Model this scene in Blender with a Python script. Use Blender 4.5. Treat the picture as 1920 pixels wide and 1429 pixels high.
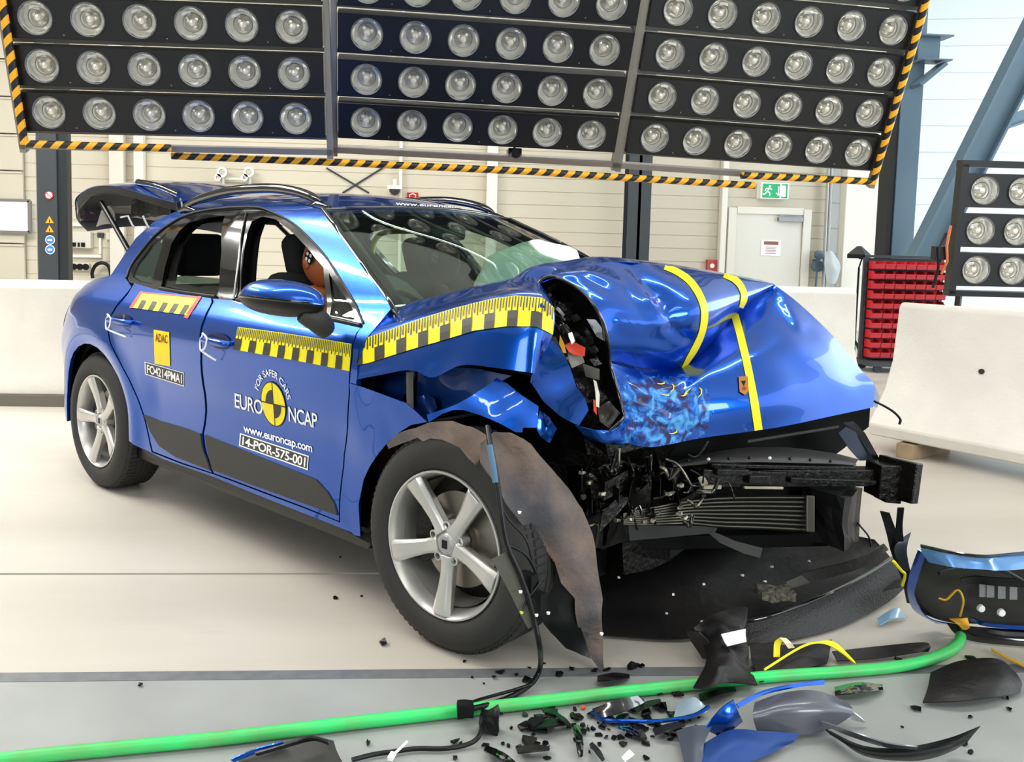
import bpy, math, random
from mathutils import Vector, Matrix, noise
from mathutils.geometry import delaunay_2d_cdt, intersect_point_tri_2d
from mathutils.bvhtree import BVHTree
C = bpy.context.scene.collection
SC = bpy.context.scene
for o in list(bpy.data.objects): bpy.data.objects.remove(o)
random.seed(7)
V = Vector
# ------------------------------------------------------------------ camera
F, PX, PY = 1677.7, 917.1, 602.0
CAMF = V((0.0695042, 0.99392169, -0.08537474)); CAMR = V((0.99740908, -0.06764538, 0.0244793)); CAMU = V((-0.0185553, 0.08685496, 0.99604815))
CAMC = V((-0.74763593, -3.53408406, 1.36989926))
cd = bpy.data.cameras.new('camera'); cam = bpy.data.objects.new('camera', cd); C.objects.link(cam)
M = Matrix.Identity(4)
for i, a in enumerate((CAMR, CAMU, -CAMF)):
    for j in range(3): M[j][i] = a[j]
for j in range(3): M[j][3] = CAMC[j]
cam.matrix_world = M
cd.sensor_width = 36; cd.lens = 36*F/1920
cd.shift_x = (960-PX)/1920; cd.shift_y = -(714.5-PY)/1920
cd.clip_start = .05; cd.clip_end = 200
SC.camera = cam
# ------------------------------------------------------------------ world, lights, exposure
w = bpy.data.worlds.new('world'); SC.world = w; w.use_nodes = True
nt = w.node_tree; bg = nt.nodes['Background']
sky = nt.nodes.new('ShaderNodeTexSky'); sky.sky_type = 'HOSEK_WILKIE'; sky.turbidity = 6; sky.ground_albedo = .5
sky.sun_direction = (0.5, 0.3, .8)
mx = nt.nodes.new('ShaderNodeMixRGB'); mx.inputs[0].default_value = .75; mx.inputs[2].default_value = (.86, .95, 1, 1)
nt.links.new(sky.outputs[0], mx.inputs[1]); nt.links.new(mx.outputs[0], bg.inputs[0]); bg.inputs[1].default_value = 2.6
SC.view_settings.view_transform = 'Standard'; SC.view_settings.look = 'None'; SC.view_settings.gamma = 1
SC.view_settings.use_curve_mapping = False
SC.view_settings.exposure = 0.15
def area(name, loc, size, rot, power, col=(1, 1, 1)):
    l = bpy.data.lights.new(name, 'AREA'); l.shape = 'RECTANGLE'; l.size, l.size_y = size; l.energy = power; l.color = col
    o = bpy.data.objects.new(name, l); C.objects.link(o); o.location = loc; o.rotation_euler = rot; return o
PI = math.pi
# rows of ceiling luminaires, one over the camera side, one over the test lane, one at the back
for k, y_ in enumerate((-6.6, -5.0)): area('ceiling_light_front', (-1.5, y_, 6.2), (10, .22), (0, 0, 0), 150, (1, .98, .94))
area('ceiling_light_lane', (-1.5, .2, 6.2), (11, .25), (0, 0, 0), 270, (1, .98, .95))
for y_ in (6.0, 8.6): area('ceiling_light_back', (-2.0, y_, 6.2), (13, .25), (0, 0, 0), 250, (1, .985, .96))
for x_ in (-9.2, -6.6): area('ceiling_light_left', (x_, 3.6, 6.2), (.3, 4.5), (0, 0, 0), 470, (1, .985, .95))
area('facade_daylight', (11.5, 3.5, 3.4), (12, 5), (0, math.radians(90), 0), 650, (.88, .95, 1))
area('camera_side_fill', (-6.5, -8.4, 3.2), (5, 2.4), (math.radians(90), 0, 0), 200, (.95, .98, 1))  # unseen fill light added behind the camera, left
area('camera_side_fill', (6.0, -8.4, 3.0), (5.4, 2.4), (math.radians(90), 0, 0), 470, (.95, .98, 1))  # second unseen fill, added to brighten the light banks and bonnet

# ------------------------------------------------------------------ helpers
TH = math.radians(-47.39)
RZ = Matrix.Rotation(TH, 4, 'Z'); RZI = RZ.inverted()
def wray(u, v): return CAMF + CAMR*((u-PX)/F) - CAMU*((v-PY)/F)
def W(u, v, **k):
    D = wray(u, v)
    t = k['d'] if 'd' in k else (k['X']-CAMC.x)/D.x if 'X' in k else (k['Y']-CAMC.y)/D.y if 'Y' in k else (k['Z']-CAMC.z)/D.z
    return CAMC + D*t
LC = RZI @ CAMC
def lray(u, v): return (RZI.to_3x3() @ wray(u, v))
def L(u, v, d=None, x=None, y=None, z=None):
    D = lray(u, v)
    t = d if d is not None else (x-LC.x)/D.x if x is not None else (y-LC.y)/D.y if y is not None else (z-LC.z)/D.z
    return LC + D*t
def lin(c):
    if isinstance(c, str):
        c = c.lstrip('#'); c = [int(c[i:i+2], 16)/255 for i in (0, 2, 4)]
    return tuple([(x/12.92 if x <= .04045 else ((x+.055)/1.055)**2.4) for x in c[:3]] + [1])
MATS = {}
def mat(name, col, rough=.5, metal=0, coat=0, spec=.5, noise_amt=0, nscale=8, bump=0, bscale=60, emit=0, trans=0, ior=1.45, ccol=None):
    if name in MATS: return MATS[name]
    m = bpy.data.materials.new(name); m.use_nodes = True; n = m.node_tree.nodes; l = m.node_tree.links
    b = n['Principled BSDF']; b.inputs['Base Color'].default_value = lin(col); b.inputs['Roughness'].default_value = rough
    b.inputs['Metallic'].default_value = metal; b.inputs['Coat Weight'].default_value = coat; b.inputs['Coat Roughness'].default_value = .03
    b.inputs['Specular IOR Level'].default_value = spec; b.inputs['Transmission Weight'].default_value = trans; b.inputs['IOR'].default_value = ior
    if emit: b.inputs['Emission Color'].default_value = lin(col); b.inputs['Emission Strength'].default_value = emit
    tc = n.new('ShaderNodeTexCoord')
    if noise_amt or ccol:
        t = n.new('ShaderNodeTexNoise'); t.inputs['Scale'].default_value = nscale; t.inputs['Detail'].default_value = 6
        l.new(tc.outputs['Object'], t.inputs['Vector'])
        r = n.new('ShaderNodeValToRGB'); c = lin(col)
        c2 = lin(ccol) if ccol else tuple([x*(1-noise_amt) for x in c[:3]]+[1])
        r.color_ramp.elements[0].position = .35; r.color_ramp.elements[1].position = .65
        r.color_ramp.elements[0].color = c2; r.color_ramp.elements[1].color = c
        l.new(t.outputs['Fac'], r.inputs[0]); l.new(r.outputs[0], b.inputs['Base Color'])
    if bump:
        t = n.new('ShaderNodeTexNoise'); t.inputs['Scale'].default_value = bscale; t.inputs['Detail'].default_value = 4
        l.new(tc.outputs['Object'], t.inputs['Vector'])
        bp = n.new('ShaderNodeBump'); bp.inputs['Strength'].default_value = bump; bp.inputs['Distance'].default_value = .01
        l.new(t.outputs['Fac'], bp.inputs['Height']); l.new(bp.outputs[0], b.inputs['Normal'])
    MATS[name] = m; return m
def thing(name, label, cat, loc=(0, 0, 0), rz=0, group=None):
    o = bpy.data.objects.new(name, None); C.objects.link(o); o.location = loc; o.rotation_euler = (0, 0, rz)
    o.empty_display_size = .1; o['label'] = label; o['category'] = cat
    if group: o['group'] = group
    return o
def tag(o, label, cat, group=None, kind=None):
    if label: o['label'] = label
    if cat: o['category'] = cat
    if group: o['group'] = group
    if kind: o['kind'] = kind
    return o
class MB:
    def __init__(s): s.v = []; s.f = []; s.m = []
    def add(s, vs, fs, mi=0):
        b = len(s.v); s.v += [V(p) for p in vs]; s.f += [[b+i for i in f] for f in fs]; s.m += [mi]*len(fs); return s
    def box(s, c, sz, rot=None, mi=0, taper=1):
        x, y, z = [a/2 for a in sz]; R = rot or Matrix.Identity(3)
        vs = [V((i*x*(taper if k > 0 else 1), j*y*(taper if k > 0 else 1), k*z)) for k in (-1, 1) for j in (-1, 1) for i in (-1, 1)]
        return s.add([V(c)+R@p for p in vs], [[0, 2, 3, 1], [4, 5, 7, 6], [0, 1, 5, 4], [2, 6, 7, 3], [0, 4, 6, 2], [1, 3, 7, 5]], mi)
    def bar(s, a, b, w, h=None, up=(0, 0, 1), mi=0):
        a, b = V(a), V(b); d = b-a; x = d.normalized(); upv = V(up)
        if abs(x.dot(upv)) > .98: upv = V((1, 0, 0))
        y = upv.cross(x).normalized(); z = x.cross(y); R = Matrix((x, y, z)).transposed()
        return s.box((a+b)/2, (d.length, w, h or w), R, mi)
    def tube(s, pts, r, n=10, mi=0, caps=True):
        pts = [V(p) for p in pts]; rs = r if isinstance(r, (list, tuple)) else [r]*len(pts); rings = []
        pv = None
        for i, p in enumerate(pts):
            t = ((pts[i+1]-p) if i < len(pts)-1 else (p-pts[i-1]))
            if 0 < i < len(pts)-1: t = (pts[i+1]-pts[i-1])
            t.normalize()
            if pv is None:
                a = V((0, 0, 1)) if abs(t.z) < .9 else V((1, 0, 0)); pv = t.cross(a).normalized()
            else: pv = (pv - t*pv.dot(t)).normalized()
            q = t.cross(pv)
            rings.append([p+(pv*math.cos(k*2*PI/n)+q*math.sin(k*2*PI/n))*rs[i] for k in range(n)])
        vs = [p for rg in rings for p in rg]; fs = []
        for i in range(len(rings)-1):
            for k in range(n): fs.append([i*n+k, i*n+(k+1) % n, (i+1)*n+(k+1) % n, (i+1)*n+k])
        if caps: fs.append(list(range(n))[::-1]); fs.append([(len(rings)-1)*n+k for k in range(n)])
        return s.add(vs, fs, mi)
    def lathe(s, prof, n=32, axis='Y', c=(0, 0, 0), mi=0, close=False, R=None):
        # prof: (radius, height along axis)
        vs = []; fs = []; c = V(c)
        for k in range(n):
            a = 2*PI*k/n; ca, sa = math.cos(a), math.sin(a)
            for r, h in prof:
                p = V((r*ca, h, r*sa)) if axis == 'Y' else V((r*ca, r*sa, h))
                vs.append(c + (R @ p if R else p))
        m = len(prof); mm = m if close else m-1
        for k in range(n):
            for j in range(mm):
                a, b = k*m+j, k*m+(j+1) % m; d, e = ((k+1) % n)*m+j, ((k+1) % n)*m+(j+1) % m
                fs.append([a, b, e, d])
        return s.add(vs, fs, mi)
    def prism(s, poly, depth, mi=0, T=None):
        # poly: list of 2D points in XZ, extruded along Y by depth (centre); T maps
        n = len(poly); T = T or (lambda p: p)
        vs = [T(V((p[0], -depth/2, p[1]))) for p in poly]+[T(V((p[0], depth/2, p[1]))) for p in poly]
        return s.add(vs, [list(range(n)), list(range(n, 2*n))[::-1]]+[[i, n+i, n+(i+1) % n, (i+1) % n] for i in range(n)], mi)
    def build(s, name, mats, parent=None, smooth=None, loc=None):
        me = bpy.data.meshes.new(name); me.from_pydata([tuple(p) for p in s.v], [], s.f)
        for m in (mats if isinstance(mats, (list, tuple)) else [mats]): me.materials.append(m)
        me.polygons.foreach_set('material_index', s.m); me.validate(); me.update()
        import bmesh
        bm = bmesh.new(); bm.from_mesh(me); bmesh.ops.recalc_face_normals(bm, faces=bm.faces); bm.to_mesh(me); bm.free()
        o = bpy.data.objects.new(name, me); C.objects.link(o)
        if parent: o.parent = parent
        if loc: o.location = loc
        if smooth:
            me.polygons.foreach_set('use_smooth', [True]*len(me.polygons)); me.set_sharp_from_angle(angle=math.radians(smooth))
        return o
def bevel(o, w=.004, seg=2):
    m = o.modifiers.new('bevel', 'BEVEL'); m.width = w; m.segments = seg; m.limit_method = 'ANGLE'; return o
def solid(o, t=.004, off=-1):
    m = o.modifiers.new('solid', 'SOLIDIFY'); m.thickness = t; m.offset = off
    e = o.modifiers.new('split', 'EDGE_SPLIT'); e.split_angle = math.radians(42); return o
def cr(p0, p1, p2, p3, t):
    return (p1*2 + (p2-p0)*t + (p0*2-p1*5+p2*4-p3)*t*t + (p1*3-p0-p2*3+p3)*t*t*t)*.5
def crline(pts, t):
    n = len(pts)-1; t = min(max(t, 0), 1)*n; i = min(int(t), n-1); f = t-i
    g = lambda k: pts[k] if 0 <= k <= n else (pts[0]*2-pts[1] if k < 0 else pts[n]*2-pts[n-1])
    return cr(g(i-1), g(i), g(i+1), g(i+2), f)
def smoothpts(pts, n=40): 
    pts = [V(p) for p in pts]; return [crline(pts, i/(n-1)) for i in range(n)]
def patch(grid, nu=8, nv=8, crump=0, cs=9, seed=0, edge=True):
    # grid rows x cols of Vectors -> (verts, faces); nu/nv subdivisions per cell
    R, K = len(grid), len(grid[0]); NU, NV = (K-1)*nu+1, (R-1)*nv+1
    cols = [[crline(row, i/(NU-1)) for i in range(NU)] for row in grid]
    vs = []
    for j in range(NV):
        for i in range(NU):
            p = crline([cols[r][i] for r in range(R)], j/(NV-1))
            if crump:
                e = min(1, min(i, NU-1-i)/3, min(j, NV-1-j)/3) if edge else 1
                p = p + noise.noise_vector(p*cs+V((seed*7.1, 0, 0)))*crump*e
            vs.append(p)
    fs = [[j*NU+i, j*NU+i+1, (j+1)*NU+i+1, (j+1)*NU+i] for j in range(NV-1) for i in range(NU-1)]
    return vs, fs
def inpoly(p, poly):
    x, y = p; c = False; n = len(poly)
    for i in range(n):
        x1, y1 = poly[i]; x2, y2 = poly[i-1]
        if (y1 > y) != (y2 > y) and x < (x2-x1)*(y-y1)/(y2-y1)+x1: c = not c
    return c
def densify(poly, st, closed=True):
    out = []; n = len(poly)
    for i in range(n if closed else n-1):
        a, b = V(poly[i]), V(poly[(i+1) % n]); k = max(1, int((b-a).length/st))
        out += [a+(b-a)*(q/k) for q in range(k)]
    if not closed: out.append(V(poly[-1]))
    return [tuple(p) for p in out]
def cdt(outer, holes=(), step=.04, dens=True):
    loops = [densify(l, step) if dens else l for l in [outer]+list(holes)]
    pts = []; edges = []
    for l in loops:
        b = len(pts); pts += [V(p) for p in l]; edges += [(b+i, b+(i+1) % len(l)) for i in range(len(l))]
    xs = [p[0] for p in loops[0]]; ys = [p[1] for p in loops[0]]
    def nearb(p): return any((V(q)-V(p)).length < step*.45 for l in loops for q in l)
    y = min(ys)+step*.5; row = 0
    while y < max(ys):
        x = min(xs)+step*(.25 if row % 2 else .75)
        while x < max(xs):
            if inpoly((x, y), loops[0]) and not any(inpoly((x, y), h) for h in loops[1:]) and not nearb((x, y)): pts.append(V((x, y)))
            x += step
        y += step*.87; row += 1
    vv, ee, ff, *_ = delaunay_2d_cdt(pts, edges, [], 0, 1e-6)
    fs = []
    for f in ff:
        c = sum((vv[i] for i in f), V((0, 0)))/len(f)
        if inpoly(c, loops[0]) and not any(inpoly(c, h) for h in loops[1:]): fs.append(list(f))
    return [tuple(p) for p in vv], fs
def noisy(vs, amp, sc, seed=0): return [p+noise.noise_vector(V(p)*sc+V((seed*3.7, seed, 0)))*amp for p in [V(q) for q in vs]]
def text_mesh(body, size=1, extrude=0, align='CENTER', bold=0, spacing=1):
    cu = bpy.data.curves.new('t', 'FONT'); cu.body = body; cu.size = size; cu.align_x = align; cu.offset = bold; cu.space_character = spacing; cu.resolution_u = 3
    o = bpy.data.objects.new('t', cu); C.objects.link(o); bpy.context.view_layer.update()
    me = bpy.data.meshes.new_from_object(o.evaluated_get(bpy.context.evaluated_depsgraph_get()))
    vs = [v.co.copy() for v in me.vertices]; fs = [list(p.vertices) for p in me.polygons]
    bpy.data.objects.remove(o); bpy.data.curves.remove(cu); bpy.data.meshes.remove(me); return vs, fs
# ------------------------------------------------------------------ materials
paint = mat('blue_car_paint', '#004db0', .26, .8, .75, .4)
paint_dark = mat('primer_blue_metal', '#123f86', .4, .5, .5)
m_black = mat('black_plastic', '#080809', .36, spec=.35, bump=.1)
m_gloss = mat('gloss_black', '#050506', .12, coat=1)
m_dgrey = mat('dark_grey_plastic', '#33322f', .6)
m_rubber = mat('tyre_rubber', '#2b2a28', .75, bump=.15, bscale=90)
m_alloy = mat('silver_alloy', '#c6c4bf', .36, .6, coat=.3)
m_steel = mat('grey_steel', '#8d8e90', .4, .8, noise_amt=.15)
m_disc = mat('brake_disc', '#9a958c', .35, .9)
def glass(name, tint, ior=1.5):
    m = bpy.data.materials.new(name); m.use_nodes = True; n = m.node_tree.nodes; l = m.node_tree.links; n.remove(n['Principled BSDF'])
    tr = n.new('ShaderNodeBsdfTransparent'); tr.inputs[0].default_value = lin(tint); gl = n.new('ShaderNodeBsdfGlossy'); gl.inputs['Roughness'].default_value = .01
    lw = n.new('ShaderNodeLayerWeight'); lw.inputs[0].default_value = .5; pw = n.new('ShaderNodeMath'); pw.operation = 'POWER'; pw.inputs[1].default_value = 3.5; l.new(lw.outputs['Facing'], pw.inputs[0])
    fr = n.new('ShaderNodeMath'); fr.operation = 'MULTIPLY_ADD'; fr.inputs[1].default_value = .7; fr.inputs[2].default_value = (ior-1)*.09; l.new(pw.outputs[0], fr.inputs[0]); mx = n.new('ShaderNodeMixShader')
    l.new(fr.outputs[0], mx.inputs[0]); l.new(tr.outputs[0], mx.inputs[1]); l.new(gl.outputs[0], mx.inputs[2]); l.new(mx.outputs[0], n['Material Output'].inputs[0]); MATS[name] = m; return m
m_glass = glass('windscreen_glass', '#dcebe2', 1.7)
m_conc = mat('white_concrete', '#ded9cf', .85, noise_amt=.06, nscale=5, bump=.25, bscale=40)
m_yel = mat('yellow_tape', '#f4e312', .45)
m_tdark = mat('dark_tape_print', '#3d3a33', .5)
m_white = mat('white_vinyl', '#f2f2f0', .5)
m_red = mat('red_plastic', '#b81e28', .4)
m_seat = mat('black_fabric', '#141416', .9, bump=.3, bscale=200)
m_fabric = mat('airbag_cloth', '#f1f5f0', .85, bump=.2, bscale=60)
m_skin = mat('dummy_vinyl_skin', '#b5633a', .55)
m_orange = mat('orange_vinyl', '#d4552b', .5)
m_liner = mat('felt_wheel_liner', '#7a685c', .9, ccol='#46464b', nscale=5, bump=.6, bscale=50)
m_beige = mat('beige_cladding', '#c6bfad', .55)
m_wwall = mat('white_cladding', '#dfe7ea', .5)
m_bluesteel = mat('bluegrey_steel', '#59707f', .45, .1)
m_darksteel = mat('anthracite_steel', '#33383c', .5, .1)
m_frame = mat('aluminium_frame', '#8a867f', .45, .6)
m_hose = mat('green_hose', '#2fd06c', .4, ccol='#5aa65a', nscale=6)
m_wood = mat('raw_timber', '#a08a6c', .8, noise_amt=.3)
m_tray = mat('black_tray_plastic', '#0b0b0c', .5, ccol='#1c1715', nscale=4, bump=.35, bscale=30)
m_oil = mat('oily_black_metal', '#0e0c08', .25, .3, bump=.5, bscale=45)
m_fin = mat('cooler_fins', '#504d45', .35, .8)
def tape_mat():
    m = mat('hazard_tape', '#e8a41c', .45); n = m.node_tree.nodes; l = m.node_tree.links; b = n['Principled BSDF']
    tc = n.new('ShaderNodeTexCoord'); sp = n.new('ShaderNodeSeparateXYZ'); l.new(tc.outputs['Object'], sp.inputs[0])
    ad = n.new('ShaderNodeMath'); ad.operation = 'MULTIPLY_ADD'; ad.inputs[1].default_value = -1.0
    l.new(sp.outputs['Z'], ad.inputs[0]); l.new(sp.outputs['X'], ad.inputs[2])
    mu = n.new('ShaderNodeMath'); mu.operation = 'MULTIPLY'; mu.inputs[1].default_value = 1/.108; l.new(ad.outputs[0], mu.inputs[0])
    fr = n.new('ShaderNodeMath'); fr.operation = 'FRACT'; l.new(mu.outputs[0], fr.inputs[0])
    gt = n.new('ShaderNodeMath'); gt.operation = 'GREATER_THAN'; gt.inputs[1].default_value = .5; l.new(fr.outputs[0], gt.inputs[0])
    mxx = n.new('ShaderNodeMixRGB'); mxx.inputs[1].default_value = lin('#e8a41c'); mxx.inputs[2].default_value = lin('#191817')
    l.new(gt.outputs[0], mxx.inputs[0]); l.new(mxx.outputs[0], b.inputs['Base Color']); return m
m_haz = tape_mat()
# ================================================================== SETTING
def struct(name, mb, m, smooth=None):
    o = mb.build(name, m, None, smooth); o['kind'] = 'structure'; return o
def floor_mat():
    m = bpy.data.materials.new('painted_concrete_floor'); m.use_nodes = True; n = m.node_tree.nodes; l = m.node_tree.links; b = n['Principled BSDF']
    tc = n.new('ShaderNodeTexCoord'); t = n.new('ShaderNodeTexNoise'); t.inputs['Scale'].default_value = 1.3; t.inputs['Detail'].default_value = 8
    mp = n.new('ShaderNodeMapping'); mp.inputs['Scale'].default_value = (.35, 1.6, 1); l.new(tc.outputs['Object'], mp.inputs[0]); l.new(mp.outputs[0], t.inputs['Vector'])
    r = n.new('ShaderNodeValToRGB'); r.color_ramp.elements[0].position = .3; r.color_ramp.elements[1].position = .7
    r.color_ramp.elements[0].color = lin('#b3aca0'); r.color_ramp.elements[1].color = lin('#c3bcb1'); l.new(t.outputs['Fac'], r.inputs[0])
    # small stains
    t2 = n.new('ShaderNodeTexNoise'); t2.inputs['Scale'].default_value = 9; t2.inputs['Detail'].default_value = 5; l.new(mp.outputs[0], t2.inputs['Vector'])
    r2 = n.new('ShaderNodeValToRGB'); r2.color_ramp.elements[0].position = .66; r2.color_ramp.elements[1].position = .8
    r2.color_ramp.elements[0].color = (0, 0, 0, 1); r2.color_ramp.elements[1].color = (.45, .45, .45, 1); l.new(t2.outputs['Fac'], r2.inputs[0])
    mx = n.new('ShaderNodeMixRGB'); mx.inputs[2].default_value = lin('#a59678'); l.new(r2.outputs[0], mx.inputs[0]); l.new(r.outputs[0], mx.inputs[1])
    l.new(mx.outputs[0], b.inputs['Base Color']); b.inputs['Roughness'].default_value = .38; b.inputs['Specular IOR Level'].default_value = .4
    return m
m_floor = floor_mat()
m_floor2 = mat('grey_floor_coating', '#989a97', .45, noise_amt=.12, nscale=3)
m_joint = mat('dark_joint', '#2e2a26', .8)
m_strip = mat('steel_floor_strip', '#77797b', .5, .3, noise_amt=.2, nscale=20)
struct('floor', MB().box((-.5, 6.6, -.05), (24, 13, .1)).box((-.5, -.335, -.05), (24, .83, .1)), m_floor)
struct('trim_1', MB().box((-.5, .0915, -.03), (24, .019, .03)), m_joint)
struct('trim_2', MB().box((-.5, -.779, -.0495), (24, .058, .1)), m_strip)
f2 = struct('floor_near', MB().box((-.5, -4.7, -.051), (24, 7.786, .1)), m_floor2); f2.name = 'trim_3'
# corrugated cladding generator: boards along a wall in XY from a to b
def cladding(name, a, b, z0, z1, m, pitch=.23, groove=.012, thick=.12, holes=()):
    a, b = V((a[0], a[1], 0)), V((b[0], b[1], 0)); d = (b-a).normalized(); nrm = V((d.y, -d.x, 0))
    prof = []; z = z0
    while z < z1:
        zt = min(z+pitch, z1); prof += [(0, z+.006), (0, zt-.014), (-groove, zt-.009), (-groove, zt)]; z += pitch
    mb = MB(); vs = []; Lg = (b-a).length
    for s in (0, Lg):
        for o_, zz in prof: vs.append(a+d*s+nrm*o_+V((0, 0, zz)))
    n = len(prof); fs = [[i, i+1, n+i+1, n+i] for i in range(n-1)]; mb.add(vs, fs)
    c = (a+b)/2 - nrm*(thick/2+groove+.002); mb.box((c.x, c.y, (z0+z1)/2), (Lg, thick, z1-z0), Matrix.Rotation(math.atan2(d.y, d.x), 3, 'Z'))
    return mb
YB = 12.0
struct('wall_back', cladding('w', (-12.5, YB), (6.35, YB), 0, 6.6, m_beige), m_beige)
struct('wall_right', cladding('w', (6.35, YB), (12.5, YB-1.5), 0, 6.6, m_wwall, .45, .02), m_wwall)
struct('wall_left', MB().box((-12.56, 2.1, 3.3), (.12, 21.4, 6.6)), mat('left_wall', '#6b6965', .8))
struct('ceiling', MB().box((-.5, 2.1, 6.45), (24, 21.4, .1)), mat('ceiling_white', '#c9ccca', .8))
wf = MB()
for x0, x1, z0, z1 in ((-12.5, -9.4, 0, 6.4), (-3.6, 3.1, 0, 6.4), (9.0, 11.5, 0, 6.4), (-9.4, -3.6, 0, 1.9), (-9.4, -3.6, 4.5, 6.4), (3.1, 9.0, 0, 1.7), (3.1, 9.0, 4.3, 6.4)): wf.box(((x0+x1)/2, -8.6, (z0+z1)/2), (x1-x0, .12, z1-z0))
struct('wall_front', wf, mat('front_wall', '#5f5e5c', .7))
# garage door, left background
gd = MB()
for z in range(0, 9): gd.box((-8.95, YB-.09, z*.6+.29), (3.0, .05, .575)); gd.box((-8.95, YB-.12, z*.6+.56), (3.0, .03, .03))
g = struct('door_1', gd, m_beige)
p0 = W(-40, 374, Y=YB-.16); p1 = W(56, 436, Y=YB-.16)
fr = MB(); x0, x1, z0, z1 = p0.x, p1.x, p1.z, p0.z
for c, s in ((((x0+x1)/2, YB-.15, z0), (x1-x0, .06, .05)), (((x0+x1)/2, YB-.15, z1), (x1-x0, .06, .05)), ((x0, YB-.15, (z0+z1)/2), (.05, .06, z1-z0)), ((x1, YB-.15, (z0+z1)/2), (.05, .06, z1-z0))): fr.box(c, s)
wn = struct('window_1', fr, m_frame)
MB().box(((x0+x1)/2, YB-.14, (z0+z1)/2), (x1-x0-.04, .02, z1-z0-.04)).build('pane', mat('daylit_pane', '#dff2ff', .3, emit=1.3), wn)
# right pass door
a = W(1383, 400, Y=YB-.1); b = W(1507, 400, Y=YB-.1)
dw = MB().box(((a.x+b.x)/2, YB-.03, a.z/2), (b.x-a.x, .05, a.z))
dr = struct('door_2', dw, mat('door_grey_white', '#d5d2c8', .45))
fm = MB(); 
for x in (a.x-.08, b.x+.08): fm.box((x, YB-.05, a.z/2+.05), (.14, .09, a.z+.1))
fm.box(((a.x+b.x)/2, YB-.05, a.z+.06), (b.x-a.x, .085, .12)); fm.build('door_frame', mat('door_frame_white', '#dcd8cc', .5), dr)
h0 = W(1460, 411, Y=YB-.12); h1 = W(1505, 411, Y=YB-.12)
MB().box(((h0.x+h1.x)/2, YB-.1, h0.z), (h1.x-h0.x, .08, .07)).bar((h0.x, YB-.12, h0.z+.07), (h1.x, YB-.15, h0.z+.05), .02).build('door_closer', m_steel, dr)
s0 = W(1428, 450, Y=YB-.07); s1 = W(1463, 480, Y=YB-.07)
sg = MB().box(((s0.x+s1.x)/2, YB-.062, (s0.z+s1.z)/2), (s1.x-s0.x, .008, s0.z-s1.z)).build('paper_notice', m_white, dr)
nb = MB().box(((s0.x+s1.x)/2, YB-.068, s0.z-.05), (.26, .004, .06))
for k in range(5): nb.box(((s0.x+s1.x)/2, YB-.068, s0.z-.12-k*.028), (.2-.03*(k % 2), .004, .008))
nb.build('notice_print', mat('print_brown', '#8a5a4c', .6), sg)
# wall pilasters and pipes
def pil(u0, u1, vt, m, label, name='wall_post', cat='post', dep=.16, Y=YB-.1, z1=6.3, gap=0):
    a = W(u0, vt, Y=Y); b = W(u1, vt, Y=Y)
    o = bevel(MB().box((0, 0, z1/2), (b.x-a.x, dep, z1)).build(name, m, None, None, ((a.x+b.x)/2, Y, 0)), .01, 1); tag(o, label, cat); return o
m_pil = mat('white_post', '#e4e0d5', .5)
pil(207, 234, 340, m_pil, 'wide white wall post to the right of the dark lift column')
pil(253, 271, 340, m_pil, 'narrow white wall post beside the wide one, above the open tailgate')
pil(912, 932, 360, m_pil, 'white wall post behind the car roof, between two beige wall fields')
pil(1349, 1360, 420, m_pil, 'thin white wall post left of the pass door')
pil(1575, 1650, 420, m_pil, 'broad white wall post to the right of the pass door', dep=.35)
pil(748, 754, 340, m_pil, 'thin white wall strip above the red fire alarm plate', dep=.05)
# dark columns
def hcol(u0, u1, v, Y, label, m=m_darksteel, name='steel_column', dep=.3, z1=6.3):
    a = W(u0, v, Y=Y); b = W(u1, v, Y=Y); wd = b.x-a.x
    mb = MB().box((0, dep/2, z1/2), (wd*.12, dep, z1)).box((0, .01, z1/2), (wd, .02, z1)).box((0, dep, z1/2), (wd, .02, z1))
    o = mb.build(name, m, None, None, ((a.x+b.x)/2, Y, 0)); tag(o, label, 'column'); return o
hcol(1176, 1219, 420, 10.6, 'dark grey steel column behind the windscreen, in front of the back wall')
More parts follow.
